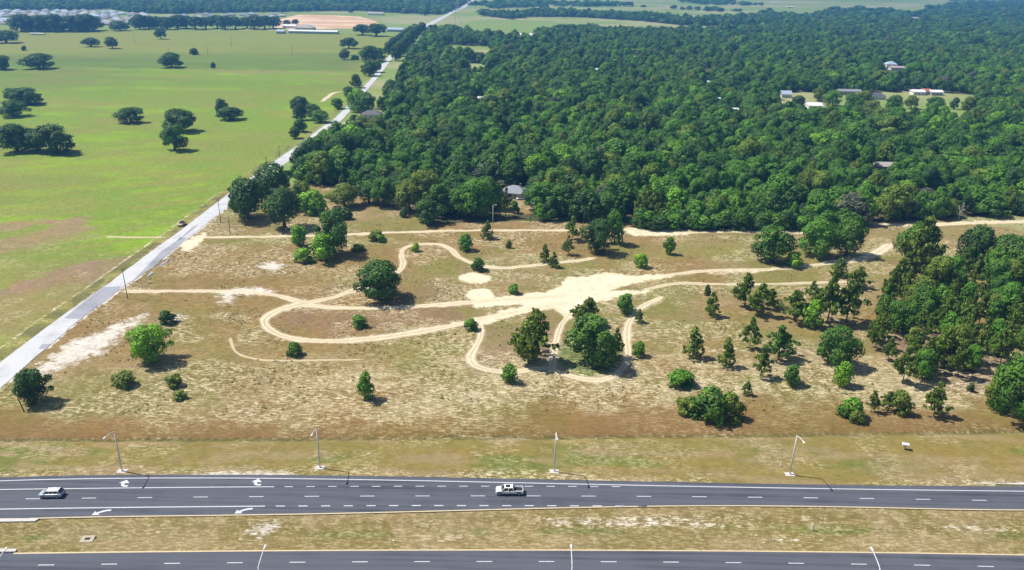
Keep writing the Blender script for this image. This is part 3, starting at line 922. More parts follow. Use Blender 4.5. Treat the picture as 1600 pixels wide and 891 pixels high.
def trunk_mesh(name, rng, style):
    mb = MB()
    if style in ('pine', 'youngpine'):
        mb.tube([(0, 0, -0.02), (0.01, 0, 0.4), (0, 0.01, 0.97)], [0.026, 0.018, 0.004], 7)
        for i in range(9):
            z = 0.3 + 0.07 * i
            an = i * 2.4
            L = 0.42 * (1 - i / 10) + 0.05
            mb.tube([(0, 0, z), (L * math.cos(an), L * math.sin(an), z + 0.05)], [0.008, 0.003], 4, False)
    elif style == 'bare':
        def limb(p, d, L, r_, lev):
            q = p + d * L
            mb.tube([p, p + d * L * 0.5 + rng.normal(0, 0.03, 3) * L, q], [r_, r_ * 0.8, r_ * 0.55], 5 if lev < 2 else 3, False)
            if lev < 4:
                for _ in range(3 if lev < 3 else 4):
                    nd = d + rng.normal(0, 0.62, 3)
                    nd[2] = abs(nd[2]) * 0.7 + 0.1
                    limb(q, nd / np.linalg.norm(nd), L * rng.uniform(0.6, 0.82), max(r_ * 0.6, 0.009), lev + 1)
        limb(np.array([0, 0, -0.02]), np.array([0.05, 0.02, 1.0]), 0.32, 0.05, 0)
    else:
        h = 0.42 if style == 'wide' else 0.36
        mb.tube([(0, 0, -0.03), (0.01, 0.0, h * 0.55), (0.0, 0.015, h)], [0.05, 0.036, 0.03], 8)
        for i in range(6):
            an = i * 1.05 + rng.uniform(-0.3, 0.3)
            mb.tube([(0, 0, h * rng.uniform(0.7, 0.95)), (0.14 * math.cos(an), 0.14 * math.sin(an), h + 0.12), (0.3 * math.cos(an), 0.3 * math.sin(an), h + 0.26)], [0.024, 0.016, 0.006], 5, False)
    return mb.mesh(name, M['deadbark'] if style == 'bare' else M['bark'], smooth=True)

TR = np.random.default_rng(5)
CROWN, TRUNK = {}, {}
for st, nv, nc, sz in (('oak', 6, 5000, 0.034), ('wide', 3, 4600, 0.033), ('pine', 4, 2000, 0.07), ('youngpine', 3, 1400, 0.085)):
    CROWN[st] = [crown_mesh(st + '_crown', TR, st, nc, sz) for _ in range(nv)]
for st, nv, nc, sz in (('bush', 4, 1100, 0.075), ('oval', 3, 1300, 0.06)):
    CROWN[st] = [crown_mesh(st + '_crown', TR, st, nc, sz) for _ in range(nv)]
CROWN['small'] = [crown_mesh('small_crown', TR, 'bush', 420, 0.12) for _ in range(3)]
CROWN['forest'] = [crown_mesh('forest_crown', TR, 'wood', 2900, 0.042) for _ in range(8)]
for st in ('oak', 'wide', 'pine', 'youngpine', 'bare', 'oval', 'bush'):
    TRUNK[st] = [trunk_mesh(st + '_trunk', TR, st) for _ in range(3)]

TINT = dict(dark=(0.030, 0.062, 0.022), mid=(0.046, 0.092, 0.024), green=(0.060, 0.125, 0.024), bright=(0.105, 0.185, 0.026), yellow=(0.16, 0.20, 0.035), olive=(0.092, 0.112, 0.034), pine=(0.092, 0.122, 0.038), grey=(0.12, 0.125, 0.10), deep=(0.024, 0.052, 0.026), rust=(0.16, 0.12, 0.04))
for _k in TINT:
    if _k not in ('grey', 'rust'):
        TINT[_k] = tuple(a * b for a, b in zip(TINT[_k], (1.62, 1.9, 0.72)))
EXCL = []      # (x, y, radius) kept free of forest scatter
NTREE = [0]
def make_tree(name, style, loc, w, h, tint, label, group, cat='tree', parts=True, rng=TR):
    rz = rng.uniform(0, 6.283)
    tv = np.array(TINT[tint] if isinstance(tint, str) else tint) * rng.uniform(0.88, 1.12)
    cm = CROWN[style][rng.integers(len(CROWN[style]))] if style != 'bare' else None
    if not parts:
        o = link(name, cm, None, loc)
        o.scale = (w, w, h)
        o.rotation_euler = (0, 0, rz)
        o['tint'] = [float(x) for x in tv]
        return tag(o, label, cat, group)
    e = empty(name, loc, rz)
    tm = TRUNK['oak' if style == 'forest' else style]
    t = link('trunk', tm[rng.integers(len(tm))], e)
    t.scale = (w, w, h)
    if cm is not None:
        c = link('crown', cm, e)
        c.scale = (w, w, h)
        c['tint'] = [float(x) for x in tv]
    NTREE[0] += 1
    return tag(e, label, cat, group)

def px_tree(x, yb, yt, w, style, tint, label, group=None, name=None, cat=None, parts=None):
    yb2 = yb - 0.10 * w
    p = G(x, yb2)
    s, ca = ppm(p)
    wm = w / s * 1.06
    hm = max((yb2 - yt) / (s * ca) * 0.97, 0.45 * wm)
    small = style in ('small', 'bush') and w < 34
    if name is None:
        name = dict(oak='oak_tree', wide='oak_tree', pine='pine_tree', youngpine='pine_tree', oval='young_tree', bush='leafy_bush', small='shrub', bare='dead_tree')[style]
    if parts is None:
        parts = style not in ('small', 'bush')
    if cat is None:
        cat = 'tree' if style not in ('small', 'bush') else 'bush'
    EXCL.append((p[0], p[1], wm * 0.45))
    return make_tree(name, style, (p[0], p[1], p[2] - 0.05), wm, hm, tint, label, group, cat, parts)

ORD = ('first second third fourth fifth sixth seventh eighth ninth tenth eleventh twelfth thirteenth fourteenth fifteenth sixteenth seventeenth eighteenth nineteenth twentieth '
       'twenty-first twenty-second twenty-third twenty-fourth twenty-fifth twenty-sixth twenty-seventh twenty-eighth twenty-ninth thirtieth').split()
LOOK = {}
for _k, _w in dict(dark='dark green', mid='mid green', green='fresh green', bright='yellow green', yellow='yellowish', olive='olive', pine='grey green', grey='greyish', deep='blackish green').items():
    LOOK[_k] = _w
def to_px(x, y, z=0.0):
    v = np.array([x, y, z - CAMH])
    d = v @ fw
    return CX + FPX * (v @ RT) / d, CY - FPX * (v @ UP) / d
def ordinal_labels(rows, noun, tail):
    """rows: (cell words, look words, image x, object); number alike ones from the left"""
    cells = {}
    for cell, look, ix, o in rows:
        cells.setdefault((cell, look), []).append((ix, o))
    for (cell, look), L in cells.items():
        L.sort(key=lambda t: t[0])
        for k, (_, o) in enumerate(L):
            o['label'] = f'{look} {noun(o)} {cell}' + (f', {ORD[min(k, 29)]} such from the left' if len(L) > 1 else '')
GP = 'trees standing in the pasture'
for a in [
    (10, 71, 56, 38, 'wide', 'dark', 'flat spreading oak cut by the left edge of the pasture, beyond the tiny round sapling'),
    (38, 80, 72, 8, 'small', 'dark', 'tiny round sapling alone in the far pasture'),
    (143, 76, 60, 27, 'wide', 'dark', 'western one of the two umbrella oaks standing side by side in the far pasture'),
    (176, 78, 59, 22, 'wide', 'dark', 'eastern one of the two umbrella oaks in the far pasture, with a bare leaning trunk'),
    (252, 63, 45, 18, 'wide', 'dark', 'lone umbrella oak in front of the long far row of oaks'),
    (188, 51, 34, 29, 'oak', 'dark', 'broad oak in the gap between the oval grove and the long row of oaks'),
    (62, 112, 86, 45, 'oak', 'dark', 'broad dome shaped oak low to the ground in the middle of the far pasture'),
    (3, 112, 88, 30, 'oak', 'dark', 'oak half cut off by the left edge beside the dome shaped oak'),
    (269, 109, 84, 34, 'oak', 'dark', 'rounded oak with a twig poking out of its top near the pasture fence line'),
    (302, 87, 76, 14, 'bush', 'dark', 'small round dark bush on the line between the two pastures'),
    (333, 107, 98, 7, 'small', 'dark', 'very small dark shrub east of the rounded pasture oak'),
    (46, 167, 138, 48, 'oak', 'dark', 'rear and larger oak of the pair leaning together by the left edge'),
    (20, 160, 139, 28, 'oak', 'mid', 'feathery oak at the west flank of the pair by the left edge'),
    (24, 186, 158, 42, 'oak', 'dark', 'front oak of the pair leaning together by the left edge'),
    (205, 196, 169, 39, 'oak', 'dark', 'lone round dark oak in the middle of the pasture'),
    (284, 210, 172, 48, 'oak', 'dark', 'rear tree of the tall two tree clump in the pasture'),
    (273, 239, 197, 40, 'oak', 'mid', 'greener front tree of the tall two tree clump in the pasture'),
    (346, 182, 156, 20, 'oval', 'dark', 'narrow top lobe tree of the small clump west of the county road'),
    (359, 191, 168, 38, 'oak', 'dark', 'squat rounded tree of the small clump west of the county road'),
    (27, 242, 195, 52, 'oak', 'dark', 'westernmost oak of the dark three tree clump in the near pasture'),
    (58, 241, 203, 46, 'oak', 'deep', 'middle oak of the dark three tree clump in the near pasture'),
    (90, 244, 196, 60, 'oak', 'dark', 'easternmost oak of the dark three tree clump in the near pasture'),
    (545, 79, 60, 29, 'wide', 'dark', 'round oak with clear trunk beside the farm field east end'),
    (539, 95, 78, 16, 'oak', 'dark', 'small upright oak just south of the round clear trunked oak'),
    (555, 95, 86, 14, 'bush', 'dark', 'low dark bush at the end of the pasture hedge'),
    (566, 58, 39, 32, 'wide', 'dark', 'west half of the broad double oak near the long white barn'),
    (588, 60, 38, 34, 'wide', 'dark', 'east half of the broad double oak near the long white barn'),
]:
    px_tree(*a, group=GP)
for i, x in enumerate((34, 47, 60, 73, 86, 99, 112, 125, 138, 146)):
    px_tree(x, 53 - (2 if i % 2 else 0), 24 + (i * 7 % 4), 33, 'oak', 'deep', ORD[i] + ' dark oak from the left in the oval grove before the far houses', 'oaks of the oval grove')
for i, x in enumerate((219, 232, 246, 262, 278, 292, 306, 322, 340, 352, 368, 386, 398, 414, 427)):
    px_tree(x, 49 - (i % 3), 25 + (i * 5 % 4), 27, 'wide' if i > 5 else 'oak', 'deep', ORD[i] + ' oak from the left in the long row along the far end of the pasture', 'oaks of the long far row')
for i, (x, y) in enumerate(sorted(((442, 22), (493, 18), (548, 22), (461, 40), (448, 41), (664, 26), (755, 27), (780, 24), (800, 32)))):
    px_tree(x, y, y - 9, 13, 'wide', 'deep', ORD[i] + ' small far oak from the left in the fields around the sand pit', 'far oaks about the sand pit')

GR = 'trees along the county road'
for a in [
    (577, 100, 73, 26, 'oak', 'dark', 'western tree of the roadside clump where the pasture hedge ends'),
    (592, 98, 76, 24, 'oak', 'mid', 'eastern tree of the roadside clump where the pasture hedge ends'),
    (577, 121, 98, 24, 'oak', 'dark', 'dark tree leaning over the west edge of the county road below the clump'),
    (587, 115, 96, 20, 'oak', 'mid', 'tree squeezed between the roadside clump and the asphalt'),
    (558, 139, 117, 18, 'oval', 'dark', 'slim dark tree by the sandy gateway of the county road'),
    (546, 155, 136, 18, 'oak', 'mid', 'small round tree just below the sandy gateway'),
    (527, 172, 154, 21, 'oak', 'mid', 'round tree on the west verge opposite the driveway'),
    (467, 176, 152, 30, 'oak', 'dark', 'tallest tree of the clump on the pasture side before the road'),
    (470, 190, 163, 22, 'oval', 'deep', 'dark narrow tree in the clump on the pasture side before the road'),
    (489, 184, 163, 26, 'oak', 'mid', 'rounded tree in the clump on the pasture side before the road'),
    (501, 194, 173, 28, 'oak', 'green', 'bright green tree at the road end of the pasture side clump'),
    (469, 208, 186, 20, 'oak', 'dark', 'small tree under the pasture side clump near the road bend'),
    (461, 218, 199, 18, 'oak', 'dark', 'lowest small tree of the pasture side clump by the road bend'),
]:
    px_tree(*a, group=GR)
for i in range(9):
    x, y = 608 + 5.0 * i, 87 - 4.4 * i
    px_tree(x, y, y - 21 + i * 0.9, 19 - i * 0.6, 'oak', 'deep', ORD[i] + ' tree from the bottom in the hedge line climbing beside the far county road', 'hedge trees along the far county road')
for i, (x, y) in enumerate(((618, 97), (626, 90), (633, 82), (639, 74), (645, 67), (652, 60), (659, 55))):
    px_tree(x, y, y - 25 + i, 20 - i * 0.5, 'oak', ('dark', 'mid')[i % 2], ORD[i] + ' tree from the bottom on the woods side of the far county road', 'woods side trees along the far county road')
px_tree(560, 178, 141, 28, 'oak', 'bright', 'bright yellow green tree above the driveway beside the county road', GR)
px_tree(572, 182, 146, 30, 'oak', 'mid', 'dark green tree just right of the yellow green tree over the driveway', GR)

GW = 'trees along the front edge of the woods'
for a in [
    (388, 349, 283, 64, 'oak', 'dark', 'big dark oak at the corner of the woods touching the county road'),
    (428, 322, 258, 58, 'oak', 'dark', 'tall oak behind the corner oak beside the county road'),
    (445, 361, 296, 58, 'wide', 'dark', 'round headed oak on a short clear trunk in front of the corner of the woods'),
    (491, 338, 298, 44, 'oval', 'bright', 'light green loose crowned tree at the mouth of the bare clearing'),
    (470, 330, 285, 40, 'oak', 'olive', 'olive brown thin tree between the corner oaks and the light green tree'),
    (538, 328, 288, 52, 'wide', 'olive', 'open crowned oak with a forked bare trunk in the bare clearing'),
    (577, 322, 284, 44, 'wide', 'mid', 'flat topped oak beside the open crowned oak of the clearing'),
    (600, 326, 279, 42, 'oak', 'mid', 'dense green oak at the east end of the bare clearing'),
    (640, 334, 284, 46, 'oak', 'olive', 'pale olive oak left of the low round oak'),
    (669, 354, 314, 46, 'oak', 'dark', 'low round oak standing forward at the edge of the woods'),
    (668, 330, 268, 50, 'oak', 'olive', 'tall yellowish oak rising behind the low round oak'),
    (715, 345, 296, 52, 'oak', 'mid', 'dense oak between the low round oak and the leaning light pole'),
    (744, 344, 283, 56, 'oak', 'green', 'tall green oak left of the grey roofed house'),
    (842, 338, 286, 56, 'oak', 'green', 'green oak immediately right of the grey roofed house'),
    (880, 340, 290, 54, 'oak', 'mid', 'second oak to the right of the grey roofed house'),
    (790, 341, 296, 20, 'pine', 'olive', 'thin tall pine with bare stem in front of the grey roofed house'),
    (804, 334, 314, 14, 'bush', 'mid', 'small leafy bush at the foot of the yard before the grey roofed house'),
    (1008, 350, 292, 34, 'pine', 'olive', 'yellowish tall pine with bare stem at the front of the woods'),
    (1022, 352, 300, 32, 'pine', 'olive', 'second thin pine beside the yellowish tall pine'),
    (1275, 338, 290, 40, 'bare', 'grey', 'silver grey leafless tree above the hedge of bushes'),
    (1497, 345, 310, 14, 'bare', 'grey', 'small pale dead tree at the front of the woods beyond the sandy road'),
    (631, 340, 325, 12, 'small', 'dark', 'little dark conical shrub beside the low round oak'),
    (540, 344, 325, 18, 'small', 'dark', 'dark shrub at the foot of the open crowned oak'),
    (524, 345, 326, 24, 'small', 'dark', 'pair of dark low shrubs left of the open crowned oak'),
]:
    px_tree(*a, group=GW)
for a in [
    (757, 290, 247, 48, 'bare', 'grey', 'grey bare crowned tree deep in the woods above the low round oak'),
    (962, 222, 190, 34, 'bare', 'grey', 'grey bare crowned tree in the middle of the woods'),
    (893, 294, 255, 26, 'bare', 'grey', 'slender silver dead tree beside the bright green crown in the woods'),
    (1487, 245, 215, 30, 'bare', 'grey', 'whitish bare tree in the woods above the sandy road'),
    (880, 272, 228, 46, 'oak', 'bright', 'brightest yellow green crown in the middle of the woods'),
    (1580, 225, 196, 44, 'oak', 'bright', 'bright yellow green crown at the right edge of the woods'),
]:
    px_tree(*a, group=GW)
for i in range(26):
    x = 1000 + i * 13.2
    px_tree(x, 357 + (i * 37 % 5), 327 + (i * 53 % 12), 26 + (i * 29 % 12), 'bush', ('mid', 'green', 'dark')[i % 3], ORD[i] + ' bush from the left in the continuous hedge along the foot of the woods', 'bushes of the hedge below the woods')

GO = 'trees and bushes scattered over the open lot'
for a in [
    (591, 474, 410, 72, 'oak', 'dark', 'big round dark oak alone between the dirt loops'),
    (522, 402, 333, 50, 'oak', 'mid', 'tall dark oak at the back of the clump near the small loop'),
    (506, 412, 368, 46, 'oval', 'bright', 'bright green tree in front of the tall dark oak of the clump'),
    (467, 388, 354, 30, 'oval', 'bright', 'bright green tree at the upper left of the clump near the farm track'),
    (474, 412, 388, 28, 'bush', 'bright', 'low bright bush at the left foot of the clump near the farm track'),
    (236, 570, 509, 64, 'oak', 'bright', 'bright green many lobed tree right of the white sandy patch'),
    (54, 634, 577, 50, 'oak', 'dark', 'dark tree with a leaning stub beside the county road near the highway'),
    (262, 508, 487, 24, 'bush', 'dark', 'dark spiky bush in a pale sandy ring right of the white sandy patch'),
    (194, 606, 582, 34, 'bush', 'olive', 'thin olive bush below the bright many lobed tree'),
    (273, 605, 586, 26, 'bush', 'olive', 'thin olive bush lower right of the bright many lobed tree'),
    (281, 624, 611, 20, 'small', 'olive', 'flat weed clump just below the thin olive bush'),
    (461, 557, 536, 22, 'bush', 'green', 'small green bush under the left end of the long dirt loop'),
    (571, 626, 583, 30, 'oval', 'green', 'upright bright sapling alone in the dry grass below the long loop'),
    (562, 512, 493, 24, 'bush', 'green', 'small round bush inside the long dirt loop'),
    (734, 517, 499, 21, 'bush', 'green', 'small bush where the loop tracks fork'),
    (795, 600, 570, 27, 'oval', 'green', 'bright small tree outside the lower bend of the track'),
    (587, 377, 360, 24, 'bush', 'olive', 'pale olive bush beside the farm track right of the clump'),
    (594, 379, 367, 12, 'small', 'bright', 'tiny bright shrub touching the pale olive bush'),
    (560, 394, 382, 22, 'bush', 'olive', 'low faded bush right of the clump below the farm track'),
    (728, 394, 365, 26, 'oval', 'green', 'small tree with a pointed top right of the small loop'),
    (747, 424, 403, 20, 'bush', 'mid', 'bushy sapling above the two round sand discs'),
    (761, 375, 347, 20, 'youngpine', 'pine', 'small pine standing alone just below the farm track'),
    (795, 388, 375, 9, 'small', 'olive', 'tiny shrub between the lone small pine and the paired pines'),
    (649, 394, 380, 14, 'small', 'yellow', 'yellowish shrub inside the small loop'),
    (851, 411, 383, 18, 'youngpine', 'pine', 'left one of two small pines above the sand clearing'),
    (865, 420, 395, 16, 'youngpine', 'pine', 'right one of two small pines above the sand clearing'),
    (894, 378, 340, 24, 'pine', 'pine', 'tall thin pine left of the dark round oak by the farm track'),
    (888, 400, 370, 18, 'pine', 'pine', 'shorter thin pine in front of the tall thin pine'),
    (932, 399, 344, 46, 'oak', 'dark', 'dark round oak by the farm track above the sand clearing'),
    (960, 384, 331, 32, 'oval', 'green', 'fresh green tree leaning against the dark round oak'),
    (1046, 399, 371, 18, 'oval', 'green', 'lone slender green tree in the grassy field right of the dark oak'),
    (1002, 420, 397, 23, 'oval', 'bright', 'lone bright green round tree above the right tip of the sand'),
    (977, 491, 459, 31, 'oval', 'green', 'round green tree beside the curving wheel tracks'),
    (998, 505, 484, 14, 'youngpine', 'pine', 'tiny pine on the inner side of the curving wheel tracks'),
    (803, 461, 445, 18, 'bush', 'green', 'small bush at the edge of the sand right of the lower disc'),
    (836, 570, 486, 66, 'pine', 'olive', 'tall loose pine left of the big oak inside the lower loop'),
    (826, 572, 505, 46, 'oval', 'olive', 'leafy tree grown into the foot of the tall loose pine'),
    (919, 512, 466, 46, 'pine', 'olive', 'open crowned pine behind the big oak inside the lower loop'),
    (926, 573, 497, 80, 'oak', 'mid', 'biggest oak of the lot ringed by the lower dirt loop'),
    (962, 560, 515, 22, 'pine', 'olive', 'thin pine pressed against the right side of the biggest oak'),
    (997, 558, 535, 20, 'bush', 'green', 'round bright bush just outside the right side of the lower loop'),
    (1111, 496, 459, 24, 'youngpine', 'pine', 'lone pine right of the curving wheel tracks'),
    (1105, 462, 446, 10, 'small', 'dark', 'tiny dark shrub above the lone pine'),
    (1083, 561, 514, 30, 'youngpine', 'pine', 'full pine standing alone right of the lower loop'),
    (1134, 575, 530, 25, 'youngpine', 'pine', 'thin pine right of the full pine'),
    (1207, 415, 355, 60, 'oak', 'mid', 'wide dark bushy tree at the upper right of the field'),
    (1273, 406, 345, 56, 'oak', 'green', 'round green tree right of the wide bushy tree'),
    (1322, 404, 342, 48, 'oak', 'mid', 'green tree beside the pale track at the upper right'),
    (1240, 420, 395, 30, 'oval', 'bright', 'low bright tree between the two upper right trees'),
    (1310, 434, 405, 28, 'youngpine', 'pine', 'small grey green pine below the pale track at the upper right'),
    (1340, 452, 417, 32, 'pine', 'pine', 'loose pine below the pale track in front of the grove'),
    (1106, 662, 610, 50, 'bush', 'mid', 'dark sprawling bush nearest the highway bank'),
    (1072, 650, 622, 34, 'bush', 'olive', 'left flank bush of the dark sprawling thicket near the bank'),
    (1140, 660, 618, 38, 'bush', 'olive', 'right flank bush of the dark sprawling thicket near the bank'),
    (1060, 606, 588, 46, 'bush', 'green', 'wide low bright bush above the dark sprawling thicket'),
    (1166, 618, 596, 15, 'youngpine', 'pine', 'tiny pine right of the dark sprawling thicket'),
    (1327, 655, 622, 36, 'bush', 'green', 'slanting low green bush near the bank below the grove'),
    (1337, 664, 642, 24, 'bush', 'olive', 'thin lower end of the slanting bush near the bank'),
]:
    px_tree(*a, group=GO)

GG = 'trees of the pine grove'
for a in [
    (1163, 482, 427, 34, 'pine', 'pine', 'leftmost tall pine of the sparse row before the grove'),
    (1186, 497, 443, 36, 'pine', 'pine', 'second tall pine of the sparse row before the grove'),
    (1203, 484, 452, 28, 'pine', 'pine', 'shorter pine leaning out right of the second tall pine'),
    (1171, 548, 498, 28, 'pine', 'pine', 'loose pine in the middle of the sparse left fringe of the grove'),
    (1188, 592, 543, 28, 'pine', 'pine', 'dark pine lowest on the left fringe of the grove'),
    (1216, 564, 512, 48, 'pine', 'mid', 'broad pine with dark shade below on the left fringe'),
    (1236, 603, 570, 30, 'oval', 'mid', 'round small tree below the broad pine of the left fringe'),
    (1240, 505, 454, 42, 'pine', 'pine', 'pine left of the yellow green tree at the grove edge'),
    (1266, 515, 469, 34, 'oval', 'bright', 'yellow green leafy tree among the left pines'),
    (1292, 510, 428, 48, 'pine', 'pine', 'tall pine right of the yellow green leafy tree'),
    (1322, 508, 430, 46, 'pine', 'pine', 'tall pine at the upper left corner of the grove'),
    (1268, 470, 440, 22, 'pine', 'pine', 'thin pine behind the yellow green leafy tree'),
    (1304, 576, 512, 60, 'oak', 'mid', 'broad dark tree standing out at the left side of the grove'),
    (1294, 566, 526, 34, 'pine', 'mid', 'pine grown into the broad dark tree'),
    (1316, 606, 566, 30, 'oval', 'bright', 'bright green small tree below the broad dark tree'),
    (1361, 648, 610, 18, 'pine', 'olive', 'thin yellowish pine alone at the foot of the grove'),
    (1385, 646, 612, 26, 'pine', 'olive', 'thin pine left of the yellowish bush at the foot of the grove'),
    (1407, 652, 612, 36, 'oval', 'olive', 'olive bushy tree at the foot of the grove'),
    (1458, 656, 598, 34, 'pine', 'pine', 'lone small pine nearest the bank below the grove'),
    (1582, 664, 556, 80, 'oak', 'mid', 'big dark oak at the lower right corner of the grove'),
    (1550, 640, 585, 36, 'oval', 'olive', 'olive tree just left of the big corner oak'),
    (1516, 612, 598, 10, 'small', 'dark', 'tiny dark shrub on the bare ground below the grove'),
    (1435, 432, 342, 60, 'pine', 'olive', 'tall pine rising at the back left corner of the grove'),
    (1430, 420, 350, 58, 'oak', 'mid', 'oak at the back left corner of the grove'),
    (1518, 425, 354, 48, 'oak', 'dark', 'round dark oak at the back of the grove below the sandy road'),
    (1575, 440, 370, 66, 'oak', 'mid', 'oak at the back right of the grove'),
]:
    px_tree(*a, group=GG)
grove = [(1350, 560), (1372, 585), (1400, 605), (1440, 612), (1480, 600), (1520, 575), (1545, 600), (1600, 620), (1690, 640), (1720, 430), (1560, 420), (1420, 425), (1388, 450), (1372, 500)]
gw = GL(grove)
lo, hi = gw.min(0), gw.max(0)
gpts = []
for _ in range(9000):
    q = TR.uniform(lo, hi)
    if not inside(q[:1], q[1:], gw)[0]: continue
    if any((q[0] - a) ** 2 + (q[1] - b) ** 2 < (4.6 if q[1] > 215 or q[0] > 0.58 * q[1] else 6.2) ** 2 for a, b in gpts): continue
    if any((q[0] - a) ** 2 + (q[1] - b) ** 2 < (r_ * 0.8 + 1.5) ** 2 for a, b, r_ in EXCL): continue
    gpts.append(tuple(q))
    if len(gpts) > 135: break
GLAB = {'pine': 'loose crowned pine crowded inside the grove beside the highway bank', 'oak': 'dense rounded oak crowded inside the pine grove', 'oval': 'fresh green leafy tree crowded inside the pine grove'}
grove_rows = []
for q in gpts:
    d = math.hypot(*q)
    st = ('pine', 'pine', 'pine', 'pine', 'oval', 'oak')[TR.integers(6)]
    if q[1] > 255: st = 'oak' if TR.random() < 0.4 else 'pine'
    h = TR.uniform(7, 13.5) * (1.0 if st != 'oval' else 0.65)
    w = h * dict(pine=0.55, oak=0.8, oval=0.75)[st]
    tn = dict(pine=('pine', 'olive', 'pine'), oak=('mid', 'olive', 'green'), oval=('green', 'mid', 'olive'))[st][TR.integers(3)]
    o = make_tree(dict(pine='pine_tree', oak='oak_tree', oval='young_tree')[st], st, (q[0], q[1], -0.1), w, h, tn, GLAB[st], 'trees inside the pine grove')
    ix, iy = to_px(q[0], q[1])
    cell = ('at the front' if iy > 555 else 'in the middle' if iy > 480 else 'at the back') + ' of the grove' + (', west side' if ix < 1430 else ', centre' if ix < 1520 else ', east side')
    grove_rows.append((cell, LOOK[tn], ix, o))
    EXCL.append((q[0], q[1], w * 0.4))
ordinal_labels(grove_rows, lambda o: {'pine_tree': 'pine', 'oak_tree': 'oak', 'young_tree': 'sapling'}[o.name.split('.')[0]], '')

# ------------------------------------------------------------------ houses and barns
HOUSES = []   # (x, y, half width, height, distance) for the gaps in the wood
def house(px, py, w, d, hw, roof, wallm, roofm, label, group=None, cat='house', name='house', rz=0.0, rise=None, windows=3, clear=True, chimney=False, see=9.5):
    p = G(px, py)
    e = empty(name, (p[0], p[1] + d / 2, p[2]), rz)
    MB().box(-w / 2, w / 2, -d / 2, d / 2, -0.3, hw).build('wall', M[wallm], e)
    rise = rise if rise is not None else d * 0.26
    o = 0.5
    W2, D2 = w / 2 + o, d / 2 + o
    zb = hw + 0.02
    if roof == 'gable':
        vs = [(-W2, -D2, zb), (W2, -D2, zb), (W2, D2, zb), (-W2, D2, zb), (-W2, 0, zb + rise), (W2, 0, zb + rise), (-W2, -D2, zb + .2), (W2, -D2, zb + .2), (W2, D2, zb + .2), (-W2, D2, zb + .2)]
        fs = [(0, 1, 2, 3), (6, 7, 5, 4), (8, 9, 4, 5), (0, 6, 4, 9, 3), (1, 2, 8, 5, 7), (0, 1, 7, 6), (2, 3, 9, 8)]
    elif roof == 'hip':
        i = min(D2, W2 * 0.8)
        vs = [(-W2, -D2, zb), (W2, -D2, zb), (W2, D2, zb), (-W2, D2, zb), (-W2 + i, 0, zb + rise), (W2 - i, 0, zb + rise)]
        fs = [(0, 1, 2, 3), (0, 1, 5, 4), (2, 3, 4, 5), (0, 4, 3), (1, 2, 5)]
    else:   # vault
        vs, fs = [], []
        n = 9
        for k in range(n):
            a = math.pi * k / (n - 1)
            for sx in (-1, 1):
                vs.append((sx * W2, -D2 * math.cos(a), zb + rise * math.sin(a)))
        for k in range(n - 1):
            fs.append((2 * k, 2 * k + 1, 2 * k + 3, 2 * k + 2))
        fs.append(tuple(2 * k for k in range(n)))
        fs.append(tuple(2 * k + 1 for k in range(n)))
        fs.append((0, 1, 2 * n - 1, 2 * n - 2))
    rf = MB().add(vs, fs).build('roof', M[roofm], e)
    if chimney:
        MB().box(w * 0.15, w * 0.15 + 0.9, 0.4, 1.3, hw, zb + rise + 0.9).build('chimney', M['roof_brown'], rf)
    for i in range(windows):
        x = -w / 2 + w * (i + 0.75) / (windows + 0.5)
        if i == windows // 2:
            MB().box(x - 0.55, x + 0.55, -d / 2 - 0.06, -d / 2 + 0.05, 0, 2.1).build('door', M['roof_brown'], e)
        else:
            MB().box(x - 0.7, x + 0.7, -d / 2 - 0.05, -d / 2 + 0.05, 0.95, 2.15).build('window', M['glass'], e)
    tag(e, label, cat, group)
    if clear:
        HOUSES.append((p[0], p[1] + d / 2, max(w, d) / 2 + 2, hw, see))
    EXCL.append((p[0], p[1] + d / 2, max(w, d) / 2 + 2.5))
    return e

house(805, 311, 13, 10, 2.9, 'hip', 'wall_grey', 'roof_grey', 'grey hip roofed house peeping out of the front of the woods', rz=-0.25, rise=3.0, windows=4, chimney=True, see=14)
house(1386, 268, 12.5, 8, 2.8, 'gable', 'roof_brown', 'roof_tan', 'long pale roofed barn with brown wall deep in the woods', cat='barn', name='barn', rise=2.2, windows=2, see=10.5)
house(1436, 149, 12, 9, 3.2, 'gable', 'wall_white', 'roof_white', 'west end of the long white house on the mown lawn', rise=2.0)
house(1449, 148.5, 8.5, 10, 3.4, 'gable', 'wall_grey', 'roof_red', 'red roofed middle wing of the long white house', rise=2.4)
house(1464, 149.5, 12, 9, 3.2, 'gable', 'wall_grey', 'roof_white', 'white roofed east end of the long house on the lawn', rise=2.0)
house(1372, 156, 15, 10, 3.4, 'hip', 'wall_white', 'roof_dark', 'dark roofed white house left of the long white house', rise=3.0, windows=4)
house(1328, 148, 23, 8, 3.0, 'gable', 'wall_tan', 'roof_grey', 'long tan walled house behind the dark roofed white house', rise=2.0, windows=6)
house(1229, 153, 10, 9, 3.2, 'gable', 'wall_white', 'roof_blue', 'pale bluish roofed house at the left end of the lawn', rise=3.2)
house(1274, 171, 12, 10, 3.0, 'gable', 'wall_white', 'roof_white', 'bright white roofed shed in front of the lawn', cat='shed', name='shed', rise=2.4, windows=0, see=12)
house(1229, 175, 11, 6, 2.6, 'gable', 'wall_grey', 'roof_tan', 'low grey shed below the pale bluish roofed house', cat='shed', name='shed', rise=1.4, windows=0)
house(1393, 108, 14, 11, 6.0, 'hip', 'wall_white', 'roof_blue', 'two storey white house with bluish roof deep in the woods', rise=3.6, windows=4, see=19)
house(1404, 110, 20, 9, 3.0, 'gable', 'wall_white', 'roof_tan', 'low pale wing in front of the two storey white house', rise=2.0, windows=4, see=15)
